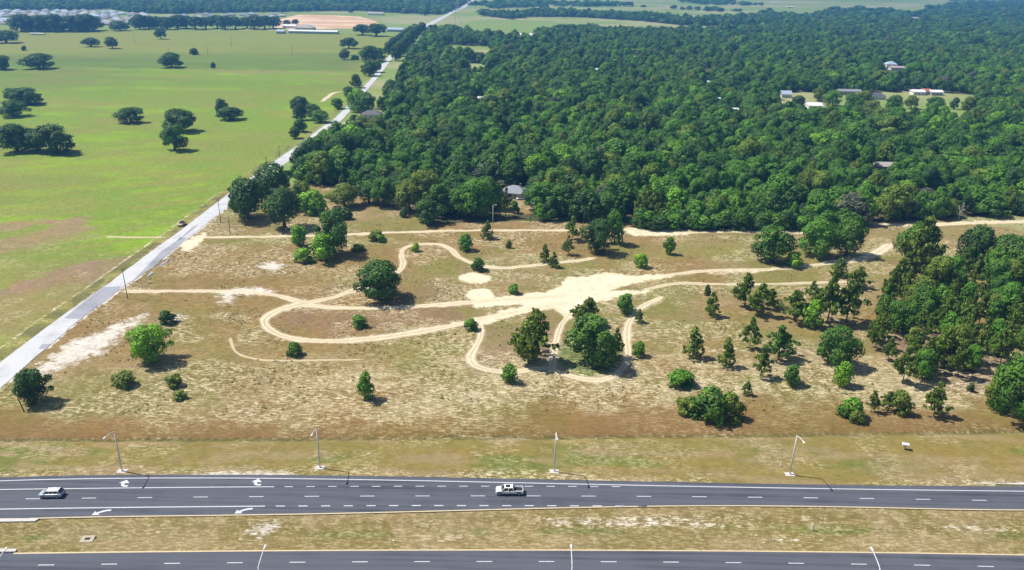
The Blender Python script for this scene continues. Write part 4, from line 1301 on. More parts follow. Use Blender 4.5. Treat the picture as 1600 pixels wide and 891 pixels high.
house(1427, 31, 34, 16, 4, 'gable', 'wall_tan', 'roof_tan', 'far pale house high in the woods near the small tan gable', rise=3.6, windows=0)
house(1382, 50, 24, 12, 3.4, 'gable', 'wall_tan', 'roof_tan', 'far tan roofed house left of the white shed in the woods', rise=3, windows=0)
house(1439, 54, 26, 12, 3.2, 'gable', 'wall_white', 'roof_white', 'far white shed in the woods below the pale house', cat='shed', name='shed', rise=2.4, windows=0)
house(1471, 40, 15, 12, 3.4, 'gable', 'wall_tan', 'roof_tan', 'far small tan gabled house in the upper woods', rise=3.6, windows=0)
house(823, 61, 27, 20, 4.0, 'vault', 'wall_white', 'roof_white', 'large white vaulted arena roof at the back edge of the woods', cat='barn', name='arena', rise=5.0, windows=0)
house(580, 185, 15, 9, 3.0, 'hip', 'wall_grey', 'roof_dark', 'dark roofed house under the trees off the county road driveway', rise=2.4)
house(1306, 322, 9, 7, 3.2, 'gable', 'roof_red', 'roof_red', 'small rust red shed half hidden behind the hedge of bushes', cat='shed', name='shed', rise=1.8, windows=0, clear=False)
for px, py, lab in ((1111, 133, 'tiny white shed roof highest among the right centre woods'), (1121, 160, 'tiny bluish white shed roof below the highest white shed'), (936, 113, 'tiny white roof in the dark hollow of the middle woods'), (750, 159, 'pair like narrow white roof in the left woods'), (719, 97, 'tiny white roof near the small clearing in the left woods'), (972, 163, 'tiny grey roof half hidden under the middle trees'), (1146, 177, 'tiny white roof lowest of the right centre woods'), (1212, 5, 'far white roof on the field at the top of the woods'), (1235, 12, 'long far white roof at the top edge right of centre')):
    house(px, py, 8 if py > 90 else 26, 6 if py > 90 else 14, 2.6, 'gable', 'wall_grey', 'roof_white', lab, cat='shed', name='shed', rise=1.6, windows=0, see=12)
house(489, 53, 88, 14, 4.0, 'gable', 'wall_grey', 'roof_white', 'very long white roofed stable in the far pasture', cat='barn', name='stable', rise=2.2, windows=10, clear=False)
house(475, 47, 34, 24, 4.0, 'hip', 'wall_tan', 'roof_tan', 'hip roofed tan building behind the very long stable', rise=6, windows=0, clear=False)
house(452, 44, 26, 12, 3.6, 'gable', 'wall_white', 'roof_white', 'pale shed between the long row of oaks and the stable', cat='shed', name='shed', windows=3, clear=False)
house(438, 53, 14, 10, 4, 'gable', 'wall_grey', 'roof_blue', 'grey blue shed in the pasture left of the very long stable', cat='shed', name='shed', windows=2, clear=False)
house(587, 24, 40, 16, 4, 'gable', 'wall_white', 'roof_tan', 'pale farmhouse beyond the sand pit near the far road', windows=0, clear=False)
house(528, 14, 40, 12, 4, 'gable', 'wall_white', 'roof_white', 'thin white roofed barn before the far woods', cat='barn', name='barn', windows=0, clear=False)
house(617, 50, 30, 14, 4, 'gable', 'wall_grey', 'roof_blue', 'grey blue roofed barn by the hedge line of the far road', cat='barn', name='barn', windows=0, clear=False)
house(58, 55, 22, 5, 2.4, 'gable', 'wall_white', 'roof_white', 'white trailer parked below the oval grove', cat='trailer', name='trailer', rise=0.6, windows=4, clear=False)
sub = [GL(SUBURB), GL(SUBURB2)]
HR = np.random.default_rng(3)
hn = 0
for si, P in enumerate(sub):
    lo, hi = P.min(0), P.max(0)
    for yy in np.arange(lo[1], hi[1], 44.0 if si == 0 else 60):
        for xx in np.arange(lo[0], hi[0], 23.0 if si == 0 else 30):
            x, y = xx + HR.uniform(-2, 2), yy + HR.uniform(-6, 6)
            if not inside(np.array([x]), np.array([y]), P)[0] or HR.random() < 0.12: continue
            if hn > 210: continue
            z = float(hills(np.array([x]), np.array([y]))[0])
            e = empty('house', (x, y, z), HR.choice([0, math.pi / 2]) + 0.1)
            w, d = HR.uniform(12, 16), HR.uniform(15, 19)
            MB().box(-w / 2, w / 2, -d / 2, d / 2, -1, 3.2).build('wall', M[HR.choice(['wall_white', 'wall_tan', 'wall_white'])], e)
            zb, W2, D2, i = 3.22, w / 2 + .5, d / 2 + .5, w * 0.35
            MB().add([(-W2, -D2, zb), (W2, -D2, zb), (W2, D2, zb), (-W2, D2, zb), (0, -D2 + i, zb + 3.6), (0, D2 - i, zb + 3.6)], [(0, 1, 2, 3), (0, 1, 4), (1, 2, 5, 4), (2, 3, 5), (3, 0, 4, 5)]).build('roof', M[HR.choice(['roof_grey', 'roof_grey', 'roof_tan', 'roof_blue'])], e)
            tag(e, 'pale hip roofed house packed into the far subdivision' if si == 0 else 'pale house in the far strip behind the long row of oaks', 'house', 'houses of the far subdivision')
            hn += 1
# the yard trees of the homestead on the lawn
for i, (x, y, t, w, st, tn) in enumerate(sorted(((1277, 160, 138, 20, 'oak', 'olive'), (1300, 168, 142, 26, 'oak', 'green'), (1330, 176, 148, 26, 'oak', 'mid'), (1345, 170, 144, 24, 'oak', 'olive'), (1360, 182, 158, 30, 'oak', 'olive'), (1393, 178, 150, 28, 'wide', 'mid'), (1400, 186, 168, 22, 'oak', 'mid'), (1423, 172, 150, 20, 'wide', 'olive'), (1458, 176, 152, 28, 'wide', 'mid'), (1489, 172, 153, 14, 'oval', 'dark'), (1512, 178, 152, 22, 'oak', 'olive'), (1246, 168, 150, 22, 'oak', 'dark'), (1352, 158, 142, 18, 'oak', 'olive')))):
    px_tree(x, y, t, w, st, tn, ORD[i] + ' shade tree from the left on the mown lawn among the homestead houses', 'shade trees of the homestead')

# ------------------------------------------------------------------ the woods
def scatter():
    pts = []
    rng = np.random.default_rng(8)
    bands = [(300, 560, 5.7, 1.0), (560, 900, 6.2, 1.0), (900, 1500, 8.0, 1.1), (1500, 2600, 12.5, 1.35), (2600, 7500, 27.0, 2.0)]
    for d0, d1, sp, sc in bands:
        h = d1 * 0.78
        cnt = int(2 * h * (d1 - d0 * 0.72) / sp ** 2)
        x, y = rng.uniform(-h, h, cnt), rng.uniform(d0 * 0.72, d1, cnt)
        D = np.hypot(x, y)
        m = (D >= d0) & (D < d1) & (np.abs(x) < 0.78 * y + 20)
        x, y = x[m], y[m]
        ok = inside(x, y, forest_w)
        for c in clear_w: ok &= ~inside(x, y, c)
        for p in farw: ok |= inside(x, y, p)
        # thin groves of trees over the far farmland
        ok |= (np.hypot(x, y) > 2700) & (fbm(x / 420.0, y / 300.0, 55, 3) > 0.60)
        ok &= ~((fbm(x / 45.0, y / 40.0, 66, 2) > 0.76) & (np.hypot(x, y) < 1500))
        x, y = x[ok], y[ok]
        s = sc * (0.42 + 0.95 * rng.random(len(x)) ** 1.7) * (0.75 + 0.55 * fbm(x / 45.0, y / 45.0, 88, 2))
        pts.append(np.c_[x, y, s, np.full(len(x), sc)])
    P = np.vstack(pts)
    keep = np.ones(len(P), bool)
    for a, b, r_ in EXCL:
        keep &= (P[:, 0] - a) ** 2 + (P[:, 1] - b) ** 2 > (r_ + 2.0) ** 2
    keep &= line_dist(P[:, 0], P[:, 1], cr_mid) > np.where(np.hypot(P[:, 0], P[:, 1]) > 650, 9.0, 16.0)
    keep &= ~(inside(P[:, 0], P[:, 1], np.vstack([crl, crr[::-1]])))
    for hx, hy, hw, hh, see in HOUSES:   # yards: open towards the south, as deep as the crowns would hide the house
        dist = math.hypot(hx, hy)
        ux, uy = hx / dist, hy / dist
        rx, ry = P[:, 0] - hx, P[:, 1] - hy
        al = -(rx * ux + ry * uy)
        la = np.abs(rx * uy - ry * ux)
        depth = max(see - hh * 0.8, 1.0) * dist / CAMH
        keep &= ~((al > -hw) & (al < depth) & (la < hw + 1.5))
    # nothing may stand before the open lawn, the driveway and the clearings
    return P[keep]
FP = scatter()
for c, ln in ((3, 34), (0, 90), (1, 80), (2, 14), (4, 40)):   # low growth only south of the clearings so that they stay open
    poly = clear_w[c]
    u = unit(poly.mean(0)[None])[0]
    for st_ in np.arange(0, ln, 6.0):
        FP = FP[~inside(FP[:, 0], FP[:, 1], poly - u * st_)]
FPD = np.hypot(FP[:, 0], FP[:, 1])
# dense deciduous palette of the woods
fr = np.random.default_rng(4)
pal = np.array([TINT[k] for k in ('dark', 'mid', 'mid', 'green', 'green', 'olive', 'bright', 'grey', 'deep')])
pw = np.array([0.24, 0.2, 0.12, 0.17, 0.09, 0.12, 0.045, 0.01, 0.05])
FT = pal[fr.choice(len(pal), len(FP), p=pw / pw.sum())] * fr.uniform(0.8, 1.22, (len(FP), 1))
mixf = 0.45 * fbm(FP[:, 0] / 70, FP[:, 1] / 90, 33, 3)[:, None]
FT = FT * (1 - mixf * 0.5) + np.array(TINT['green']) * mixf * 0.5
order = np.argsort(FPD)
infront = (np.abs(FP[:, 0]) < 0.69 * FP[:, 1])
idx_single = [i for i in order if infront[i]][: max(20, 300 - NTREE[0])]
single = np.zeros(len(FP), bool)
single[idx_single] = True
lab4 = ('dark green oak packed in the front rows of the woods', 'mid green oak packed in the front rows of the woods', 'light green oak packed in the front rows of the woods')
forest_rows = []
for i in idx_single:
    x, y, s, sc = FP[i]
    h = 12.5 * s ** 0.7
    w = 12.5 * s * fr.uniform(0.85, 1.2)
    g = FT[i][1]
    o = make_tree('oak_tree', 'forest', (x, y, -0.2), w, h, FT[i], lab4[0 if g < 0.075 else 1 if g < 0.105 else 2], 'oaks in the front rows of the woods')
    ix, iy = to_px(x, y)
    zones = ((560, 'behind the open crowned oak'), (700, 'behind the low round oak'), (800, 'left of the grey roofed house'), (900, 'right of the grey roofed house'), (1000, 'above the tall thin pine'), (1150, 'behind the left half of the bush hedge'), (1345, 'behind the right half of the bush hedge'), (1450, 'behind the start of the sandy road'), (9999, 'behind the sandy road at the right'))
    forest_rows.append((next(w_ for lim, w_ in zones if ix < lim), lab4[0 if g < 0.13 else 1 if g < 0.18 else 2].split(' oak')[0], ix, o))
ordinal_labels(forest_rows, lambda o: 'oak', '')

def gn_scatter(name, pts, scl, rot, kind, tint, sources, lean=None):
    me = bpy.data.meshes.new(name)
    me.vertices.add(len(pts))
    me.vertices.foreach_set('co', np.ascontiguousarray(pts, np.float32).ravel())
    for an, ty, key, arr in (('scl', 'FLOAT_VECTOR', 'vector', scl), ('rot', 'FLOAT_VECTOR', 'vector', rot), ('kind_id', 'INT', 'value', kind), ('tint', 'FLOAT_VECTOR', 'vector', tint)):
        at = me.attributes.new(an, ty, 'POINT')
        at.data.foreach_set(key, np.ascontiguousarray(arr, np.int32 if ty == 'INT' else np.float32).ravel())
    ob = link(name, me)
    ng = bpy.data.node_groups.new(name, 'GeometryNodeTree')
    ng.interface.new_socket('Geometry', in_out='INPUT', socket_type='NodeSocketGeometry')
    ng.interface.new_socket('Geometry', in_out='OUTPUT', socket_type='NodeSocketGeometry')
    N, L = ng.nodes.new, ng.links.new
    gi, go = N('NodeGroupInput'), N('NodeGroupOutput')
    mp = N('GeometryNodeMeshToPoints')
    L(gi.outputs[0], mp.inputs['Mesh'])
    jn = N('GeometryNodeJoinGeometry')
    def attr(nm, ty):
        a = N('GeometryNodeInputNamedAttribute')
        a.data_type = ty
        a.inputs['Name'].default_value = nm
        return a.outputs[0]
    for i, so in enumerate(sources):
        oi = N('GeometryNodeObjectInfo')
        oi.transform_space = 'ORIGINAL'
        oi.inputs['Object'].default_value = so
        oi.inputs['As Instance'].default_value = True
        cmp = N('FunctionNodeCompare')
        cmp.data_type = 'INT'
        cmp.operation = 'EQUAL'
        L(attr('kind_id', 'INT'), cmp.inputs[2])
        cmp.inputs[3].default_value = i
        ip = N('GeometryNodeInstanceOnPoints')
        L(mp.outputs[0], ip.inputs['Points'])
        L(cmp.outputs[0], ip.inputs['Selection'])
        L(oi.outputs['Geometry'], ip.inputs['Instance'])
        L(attr('rot', 'FLOAT_VECTOR'), ip.inputs['Rotation'])
        L(attr('scl', 'FLOAT_VECTOR'), ip.inputs['Scale'])
        L(ip.outputs[0], jn.inputs[0])
    L(jn.outputs[0], go.inputs[0])
    md = ob.modifiers.new('scatter', 'NODES')
    md.node_group = ng
    tag(ob, kind='stuff')
    return ob

first = {}
for o in COL.objects:
    if o.type == 'MESH' and o.data.name not in first:
        first[o.data.name] = o
src = [first[m.name] for m in CROWN['forest'] if m.name in first] + [first[m.name] for m in CROWN['oak'][:2] if m.name in first]
rest = ~single
P = FP[rest]
n = len(P)
zz = hills(P[:, 0], P[:, 1]) - 0.2
wv = 13.0 * P[:, 2] * fr.uniform(0.8, 1.25, n)
hv = fr.uniform(0.72, 1.22, n) * 12.5 * P[:, 2] ** 0.6 * np.where(P[:, 3] > 1.5, 0.62, np.where(P[:, 3] > 1.3, 0.85, 1.0))
far_m = P[:, 3] > 1.3
for nm, sel, lab in (('woodland', ~far_m, 'dense green deciduous woods filling the middle distance'), ('distant_woods', far_m, 'bluish far woods spreading to the horizon')):
    m = int(sel.sum())
    gn = gn_scatter(nm, np.c_[P[sel, 0], P[sel, 1], zz[sel]], np.c_[wv[sel] * fr.uniform(0.72, 1.1, m), wv[sel] * fr.uniform(0.72, 1.1, m), hv[sel]], np.c_[np.zeros(m), np.zeros(m), fr.uniform(0, 6.283, m)], fr.integers(0, len(src), m), FT[rest][sel], src)
    tag(gn, lab, 'woods')
print('forest points', len(FP), 'single', len(idx_single), 'trees', NTREE[0], 'sources', len(src), 'houses', hn)

# ------------------------------------------------------------------ dry grass tufts over the lot, verge and median
def tuft_mesh(name, rng, n, spread, h):
    C = np.c_[rng.normal(0, spread, (n, 2)), rng.uniform(0.2, 0.7, n) * h]
    Nn = unit(np.c_[rng.normal(0, 0.55, (n, 2)), rng.uniform(0.5, 1.0, n)])
    V, Q = cards(C, Nn, h * 0.9, rng, 0.5)
    V[:, 2] = np.clip(V[:, 2], -0.02, None)
    me = fast_mesh(name, V, Q, M['grass'])
    at = me.attributes.new('leafv', 'FLOAT', 'POINT')
    at.data.foreach_set('value', np.ascontiguousarray(np.repeat(rng.uniform(0.2, 0.8, n), 4), np.float32))
    return me
tuft_src = []
tr2 = np.random.default_rng(21)
for k, (x, y) in enumerate(((-40, 190), (10, 183), (55, 205))):
    o = link('weed_clump', tuft_mesh('weed_clump', tr2, 30, 0.13, 0.19), None, (x, y, 0))
    o['tint'] = [0.14, 0.14, 0.05]
    tag(o, ('low olive weed clump in the dry grass left of the lone upright sapling', 'low olive weed clump in the dry grass below the lower loop', 'low olive weed clump in the dry grass near the dark sprawling thicket')[k], 'weed')
    tuft_src.append(o)
n = 60000
tx, ty = tr2.uniform(-290, 300, n), tr2.uniform(118, 372, n)
ok = np.ones(n, bool)
ok &= ~inside(tx, ty, pasture_w)
ok &= ~inside(tx, ty, np.vstack([crl, crr[::-1]]))
ok &= np.abs(tx) < 0.75 * ty + 10
ok &= ~((ty < far_top(tx) + 0.5) & (ty > far_bot(tx) - 0.5)) & ~(ty < near_top(tx) + 0.4)
sandy = np.zeros(n, bool)
for pts, hw, s, ruts in TRACKS:
    if s > 0.7: sandy |= line_dist(tx, ty, smooth_line(GL(pts), 6)) < hw + 0.5
for pts, s in SANDS + CHALK: sandy |= inside(tx, ty, GL(pts)) & (s > 0.5)
ok &= ~sandy
mown = ty < ditch(tx) + 0.5
dens = np.where(mown | (ty < ditch(tx) + 3), 0.0, sstep(0.46, 0.66, fbm(tx / 12, ty / 9, 202, 4)) * 0.9 + 0.03)
ok &= tr2.random(n) < dens
tx, ty, mown = tx[ok], ty[ok], mown[ok]
n = len(tx)
tt = np.array([(0.42, 0.35, 0.18), (0.33, 0.31, 0.11), (0.55, 0.48, 0.30), (0.26, 0.28, 0.08), (0.36, 0.27, 0.14)])[tr2.choice(5, n, p=[0.3, 0.24, 0.22, 0.12, 0.12])] * tr2.uniform(0.75, 1.15, (n, 1))
ts = tr2.uniform(0.5, 1.35, n) ** 1.3 * np.where(mown, 0.45, 1.0)
gn_scatter('dry_grass', np.c_[tx, ty, np.full(n, 0.0)], np.c_[ts, ts, ts * tr2.uniform(0.6, 1.1, n)], np.c_[np.zeros(n), np.zeros(n), tr2.uniform(0, 6.28, n)], tr2.integers(0, 3, n), tt, tuft_src)
print('tufts', n)

# ------------------------------------------------------------------ street lamps, utility poles, tower
def lamp(loc, rz, label, pole_h=10.6, arm=3.6):
    e = empty('street_lamp', loc, rz)
    MB().box(-1.05, 1.05, -0.75, 0.75, -0.3, 0.09).build('base_slab', M['conc'], e, 0.02)
    MB().tube([(0, 0, 0.05), (0, 0, 0.3)], 0.28, 10).build('pole_base', M['galv'], e)
    MB().tube([(0, 0, 0.1), (0, 0, pole_h * 0.6), (0, 0, pole_h)], [0.18, 0.15, 0.11], 10).build('pole', M['galv'], e, smooth=True)
    ar = MB().tube([(0, 0, pole_h - 0.15), (0, -0.35, pole_h + 0.12), (0, -1.6, pole_h + 0.55), (0, -arm, pole_h + 0.95)], [0.10, 0.095, 0.085, 0.08], 8).build('arm', M['galv'], e, smooth=True)
    z = pole_h + 0.95
    MB().add([(-0.13, -arm + 0.15, z - .07), (0.13, -arm + 0.15, z - .07), (0.22, -arm - 0.6, z - .06), (0.12, -arm - 0.95, z - .04), (-0.12, -arm - 0.95, z - .04), (-0.22, -arm - 0.6, z - .06),
              (-0.11, -arm + 0.15, z + .06), (0.11, -arm + 0.15, z + .06), (0.18, -arm - 0.6, z + .12), (0.09, -arm - 0.92, z + .08), (-0.09, -arm - 0.92, z + .08), (-0.18, -arm - 0.6, z + .12)],
             [(0, 1, 2, 3, 4, 5), (6, 7, 8, 9, 10, 11)] + [(i, (i + 1) % 6, 6 + (i + 1) % 6, 6 + i) for i in range(6)]).build('lamp_head', M['galv'], e)
    tag(e, label, 'street lamp', 'street lamps along the highway')
for px, py, l in ((191, 736.5, 'grey street lamp on the far verge near the minivan'), (500, 731, 'grey street lamp on the far verge between the minivan and the pickup'), (866, 737, 'grey street lamp on the far verge just past the pickup'), (1234, 741.5, 'grey street lamp on the far verge nearest the white utility box')):
    p = G(px, py)
    lamp((p[0], p[1], 0.0), 0.0, l)
for px, py, l in ((11, 856, 'near lamp arm poking in at the bottom left corner by the kerb end'), (415, 852, 'near lamp arm poking in at the bottom left of centre'), (892, 851, 'upright near lamp arm poking in at the bottom centre'), (1360, 855, 'near lamp arm poking in at the bottom right')):
    q = G(px, py, 11.55)
    lamp((q[0], q[1] - 4.5, 0.05), math.pi, l)

def utility_pole(px, yb, yt, label, arms=True, mat='wood', rad=0.15, light=False, tilt=0.0):
    p = G(px, yb)
    s, ca = ppm(p)
    h = (yb - yt) / (s * ca)
    e = empty('utility_pole', (p[0], p[1], p[2]))
    e.rotation_euler = (0, tilt, 0)
    MB().tube([(0, 0, -0.3), (0, 0, h)], [rad, rad * 0.7], 8).build('pole', M[mat], e, smooth=True)
    if arms:
        MB().box(-0.9, 0.9, -0.06, 0.06, h - 0.7, h - 0.55).build('crossarm', M[mat], e)
        for x in (-0.8, 0.8):
            MB().tube([(x, 0, h - 0.55), (x, 0, h - 0.35)], 0.06, 6).build('insulator', M['conc'], e)
    if light:
        MB().tube([(0, 0, h - 0.3), (0.5, -0.4, h + 0.3), (1.3, -0.9, h + 0.35)], 0.06, 6).build('arm', M['galv'], e)
        MB().box(1.0, 1.7, -1.2, -0.8, h + 0.22, h + 0.42).build('lamp_head', M['galv'], e)
    tag(e, label, 'pole', 'utility poles')
utility_pole(199.5, 467, 419, 'tall dark pole at the county road edge beside the gravel side track')
utility_pole(345, 348, 312, 'dark pole at the county road edge just before the corner oak')
utility_pole(360, 366, 338, 'thin dark pole in the grass between the farm track and corner oak', False)
utility_pole(437, 246, 229, 'thin pole on the pasture side of the county road by the bend')
utility_pole(417, 262, 246, 'thin pole on the pasture side just below the bend of the county road')
utility_pole(770, 354, 321, 'pale pole with a curved light arm left of the grey roofed house', False, 'galv', 0.13, True)
utility_pole(829, 343, 318, 'pole with a small pale light right of the grey roofed house', False, 'wood', 0.13, True)
utility_pole(38, 644, 618, 'short leaning wooden stub under the dark tree by the county road', False, 'wood', 0.16, False, -0.18)
utility_pole(457, 88, 71, 'thin far pole on the line between the two pastures', False, 'wood', 0.2)
utility_pole(265, 92, 72, 'thin far pole rising behind the rounded pasture oak', False, 'wood', 0.2)
utility_pole(325, 86, 72, 'thin far pole right of the small round dark bush', False, 'wood', 0.2)
utility_pole(362, 72, 58, 'thin far pole in front of the long row of oaks', False, 'wood', 0.2)
utility_pole(211, 69, 55, 'thin far pole between the two umbrella oaks and the lone one', False, 'wood', 0.2)

def tower():
    p = G(715, 46)
    e = empty('lattice_tower', (p[0], p[1], p[2]))
    H, B = 75.0, 5.5
    w = lambda z: B * (1 - z / H) + 0.7
    for sx, sy in ((-1, -1), (1, -1), (1, 1), (-1, 1)):
        MB().tube([(sx * w(0), sy * w(0), -0.5), (sx * w(H), sy * w(H), H)], 0.16, 5).build('leg', M['galv'], e)
    zs = [H * (1 - (1 - k / 11) ** 1.2) for k in range(12)]
    for a, b in zip(zs[:-1], zs[1:]):
        mb = MB()
        c = [(-1, -1), (1, -1), (1, 1), (-1, 1)]
        for i in range(4):
            (x0, y0), (x1, y1) = c[i], c[(i + 1) % 4]
            mb.tube([(x0 * w(a), y0 * w(a), a), (x1 * w(b), y1 * w(b), b)], 0.09, 4, False)
            mb.tube([(x1 * w(a), y1 * w(a), a), (x0 * w(b), y0 * w(b), b)], 0.09, 4, False)
        mb.build('brace', M['galv'], e)
    for z in (40, 52, 64):
        MB().box(-8, 8, -0.4, 0.4, z, z + 0.6).build('crossarm', M['galv'], e)
    tag(e, 'tall grey lattice power tower in the field beyond the woods', 'tower')
tower()

# ------------------------------------------------------------------ vehicles
def loft(sections):
    """sections along x: each a list of (y, z) for the half outline; mirrored"""
    mb = MB()
    n = len(sections[0][1])
    vs = []
    for x, half in sections:
        vs += [(x, -y, z) for y, z in half] + [(x, y, z) for y, z in reversed(half)]
    m = 2 * n
    fs = []
    for i in range(len(sections) - 1):
        for k in range(m):
            k2 = (k + 1) % m
            fs.append((i * m + k, i * m + k2, (i + 1) * m + k2, (i + 1) * m + k))
    fs.append(tuple(range(m)))
    fs.append(tuple((len(sections) - 1) * m + k for k in range(m)))
    return mb.add(vs, fs)

def body_sec(x, hw, zb, zs, zt):
    """lower body: sill, bulged side, shoulder"""
    return (x, [(hw * 0.9, zb), (hw, zb + (zs - zb) * 0.4), (hw * 0.985, zs), (hw * 0.86, zt)])

def wheel(e, x, y, r=0.37):
    t = MB().tube([(x, y - 0.12, r), (x, y - 0.1, r), (x, y + 0.1, r), (x, y + 0.12, r)], [r * 0.86, r, r, r * 0.86], 18).build('wheel', M['tyre'], e, smooth=False)
    s = -1 if y < 0 else 1
    MB().tube([(x, y + s * 0.115, r), (x, y + s * 0.14, r)], [r * 0.62, r * 0.5], 14).build('rim', M['rim'], t)

def cabin(e, secs, paintm, wins):
    """greenhouse as a glass volume with a painted roof and pillars"""
    loft(secs).build('glasshouse', M['glass'], e)
    return

def pickup(loc, rz):
    e = empty('pickup_truck', loc, rz)     # front towards -x
    P = M['carwhite']
    b = loft([body_sec(-3.0, 0.80, 0.55, 0.92, 1.02), body_sec(-2.9, 0.95, 0.45, 1.02, 1.12), body_sec(-2.5, 1.0, 0.42, 1.10, 1.20), body_sec(-1.8, 1.0, 0.42, 1.14, 1.24), body_sec(1.08, 1.0, 0.42, 1.12, 1.18)]).build('body', P, e, smooth=False)
    # bed: floor, sides, tailgate
    MB().box(1.085, 3.0, -0.98, -0.80, 0.5, 1.22).build('bed_side', P, e, 0.03)
    MB().box(1.085, 3.0, 0.80, 0.98, 0.5, 1.22).build('bed_side', P, e, 0.03)
    MB().box(2.9, 3.0, -0.79, 0.79, 0.5, 1.2).build('tailgate', P, e, 0.02)
    MB().box(1.09, 2.895, -0.795, 0.795, 0.5, 0.72).build('bed_floor', M['carblack'], e)
    MB().box(1.09, 1.16, -0.795, 0.795, 0.72, 1.18).build('bed_front', M['carblack'], e)
    sec = lambda x, hw, z: (x, [(hw + 0.16, 1.16), (hw + 0.06, 1.55), (hw, z - 0.03), (hw * 0.9, z)])
    g = loft([(-1.85, [(0.90, 1.17), (0.86, 1.19), (0.80, 1.20), (0.7, 1.21)]), sec(-1.1, 0.72, 1.84), sec(0.7, 0.74, 1.86), (1.06, [(0.92, 1.16), (0.85, 1.4), (0.78, 1.5), (0.7, 1.55)])]).build('window_glass', M['glass'], e)
    MB().box(-1.16, 0.76, -0.74, 0.74, 1.80, 1.90).build('roof', P, e, 0.04)
    MB().box(-0.85, 0.15, -0.45, 0.45, 1.905, 1.915).build('sunroof', M['glass'], e)
    for s in (-1, 1):
        MB().tube([(-1.78, s * 0.88, 1.2), (-1.1, s * 0.75, 1.84)], 0.06, 6).build('pillar', P, e)
        MB().tube([(-0.2, s * 0.92, 1.16), (-0.22, s * 0.76, 1.84)], 0.07, 6).build('pillar', P, e)
        MB().tube([(1.02, s * 0.92, 1.16), (0.72, s * 0.76, 1.84)], 0.09, 6).build('pillar', P, e)
        MB().box(-1.55, -1.35, s * 1.05 - 0.1, s * 1.05 + 0.1, 1.2, 1.42).build('mirror', M['trim'], e, 0.03)
        MB().box(-3.0, -2.86, s * 0.72 - 0.16, s * 0.72 + 0.16, 0.82, 1.0).build('headlight', M['lamp_clear'], e)
        MB().box(2.98, 3.02, s * 0.88 - 0.08, s * 0.88 + 0.08, 0.8, 1.15).build('tail_lamp', M['lamp_red'], e)
        for x in (-2.15, 2.05):
            wheel(e, x, s * 0.92, 0.42)
            MB().box(x - 0.52, x + 0.52, s * 0.985 - 0.03, s * 0.985 + 0.03, 0.80, 0.93).build('wheel_arch', M['trim'], e, 0.02)
        MB().box(-1.5, 1.05, s * 1.0 - 0.02, s * 1.0 + 0.02, 0.42, 0.5).build('running_board', M['trim'], e)
    MB().box(-3.06, -2.88, -0.85, 0.85, 0.42, 0.62).build('bumper', M['galv'], e, 0.03)
    MB().box(3.0, 3.14, -0.85, 0.85, 0.45, 0.62).build('bumper', M['galv'], e, 0.03)
    MB().box(-3.03, -2.95, -0.5, 0.5, 0.66, 0.95).build('grille', M['trim'], e)
    tag(e, 'white crew cab pickup truck with empty black bed driving on the far carriageway', 'pickup truck')
    return e

def minivan(loc, rz):
    e = empty('minivan', loc, rz)
    P = M['carsilver']
    loft([body_sec(-2.5, 0.62, 0.42, 0.70, 0.78), body_sec(-2.38, 0.86, 0.32, 0.82, 0.90), body_sec(-1.7, 0.97, 0.28, 0.98, 1.04), body_sec(-1.2, 0.98, 0.28, 1.06, 1.12), body_sec(1.2, 0.98, 0.28, 1.10, 1.14), body_sec(2.3, 0.95, 0.32, 1.08, 1.12), body_sec(2.45, 0.9, 0.4, 1.0, 1.05)]).build('body', P, e)
    sec = lambda x, hw, z: (x, [(hw + 0.15, 1.08), (hw + 0.06, 1.42), (hw, z - 0.03), (hw * 0.88, z)])
    loft([(-1.55, [(0.9, 1.0), (0.86, 1.03), (0.8, 1.05), (0.7, 1.06)]), sec(-0.6, 0.70, 1.68), sec(0.6, 0.74, 1.73), sec(1.7, 0.72, 1.70), (2.32, [(0.9, 1.08), (0.84, 1.14), (0.78, 1.2), (0.7, 1.24)])]).build('window_glass', M['glass'], e)
    loft([(-0.72, [(0.70, 1.66), (0.71, 1.68), (0.70, 1.72), (0.6, 1.74)]), (0.6, [(0.76, 1.70), (0.77, 1.73), (0.75, 1.77), (0.65, 1.80)]), (1.78, [(0.72, 1.66), (0.73, 1.69), (0.71, 1.73), (0.6, 1.75)])]).build('roof', M['carwhite'], e)
    for s in (-1, 1):
        for (x0, x1) in ((-1.45, -0.62), (-0.05, -0.02), (0.85, 0.85), (1.75, 1.7)):
            MB().tube([(x0, s * 0.90, 1.06), (x1, s * 0.74, 1.70)], 0.05, 6).build('pillar', P, e)
        MB().tube([(2.3, s * 0.86, 1.1), (1.76, s * 0.72, 1.68)], 0.06, 6).build('pillar', P, e)
        MB().tube([(-0.5, s * 0.6, 1.80), (1.6, s * 0.6, 1.82)], 0.025, 5).build('roof_rail', M['trim'], e)
        MB().box(-1.2, -1.02, s * 1.02 - 0.1, s * 1.02 + 0.1, 1.05, 1.22).build('mirror', P, e, 0.03)
        MB().box(-2.44, -2.2, s * 0.68 - 0.14, s * 0.68 + 0.14, 0.66, 0.82).build('headlight', M['lamp_clear'], e)
        MB().box(2.42, 2.47, s * 0.82 - 0.08, s * 0.82 + 0.08, 0.7, 1.05).build('tail_lamp', M['lamp_red'], e)
        for x in (-1.62, 1.5):
            wheel(e, x, s * 0.90, 0.36)
    MB().box(2.44, 2.52, -0.85, 0.85, 0.35, 0.55).build('bumper', M['trim'], e, 0.03)
    MB().box(-2.54, -2.4, -0.6, 0.6, 0.34, 0.5).build('bumper', M['trim'], e, 0.03)
    tag(e, 'silvery minivan with a white roof driving on the far carriageway', 'minivan')

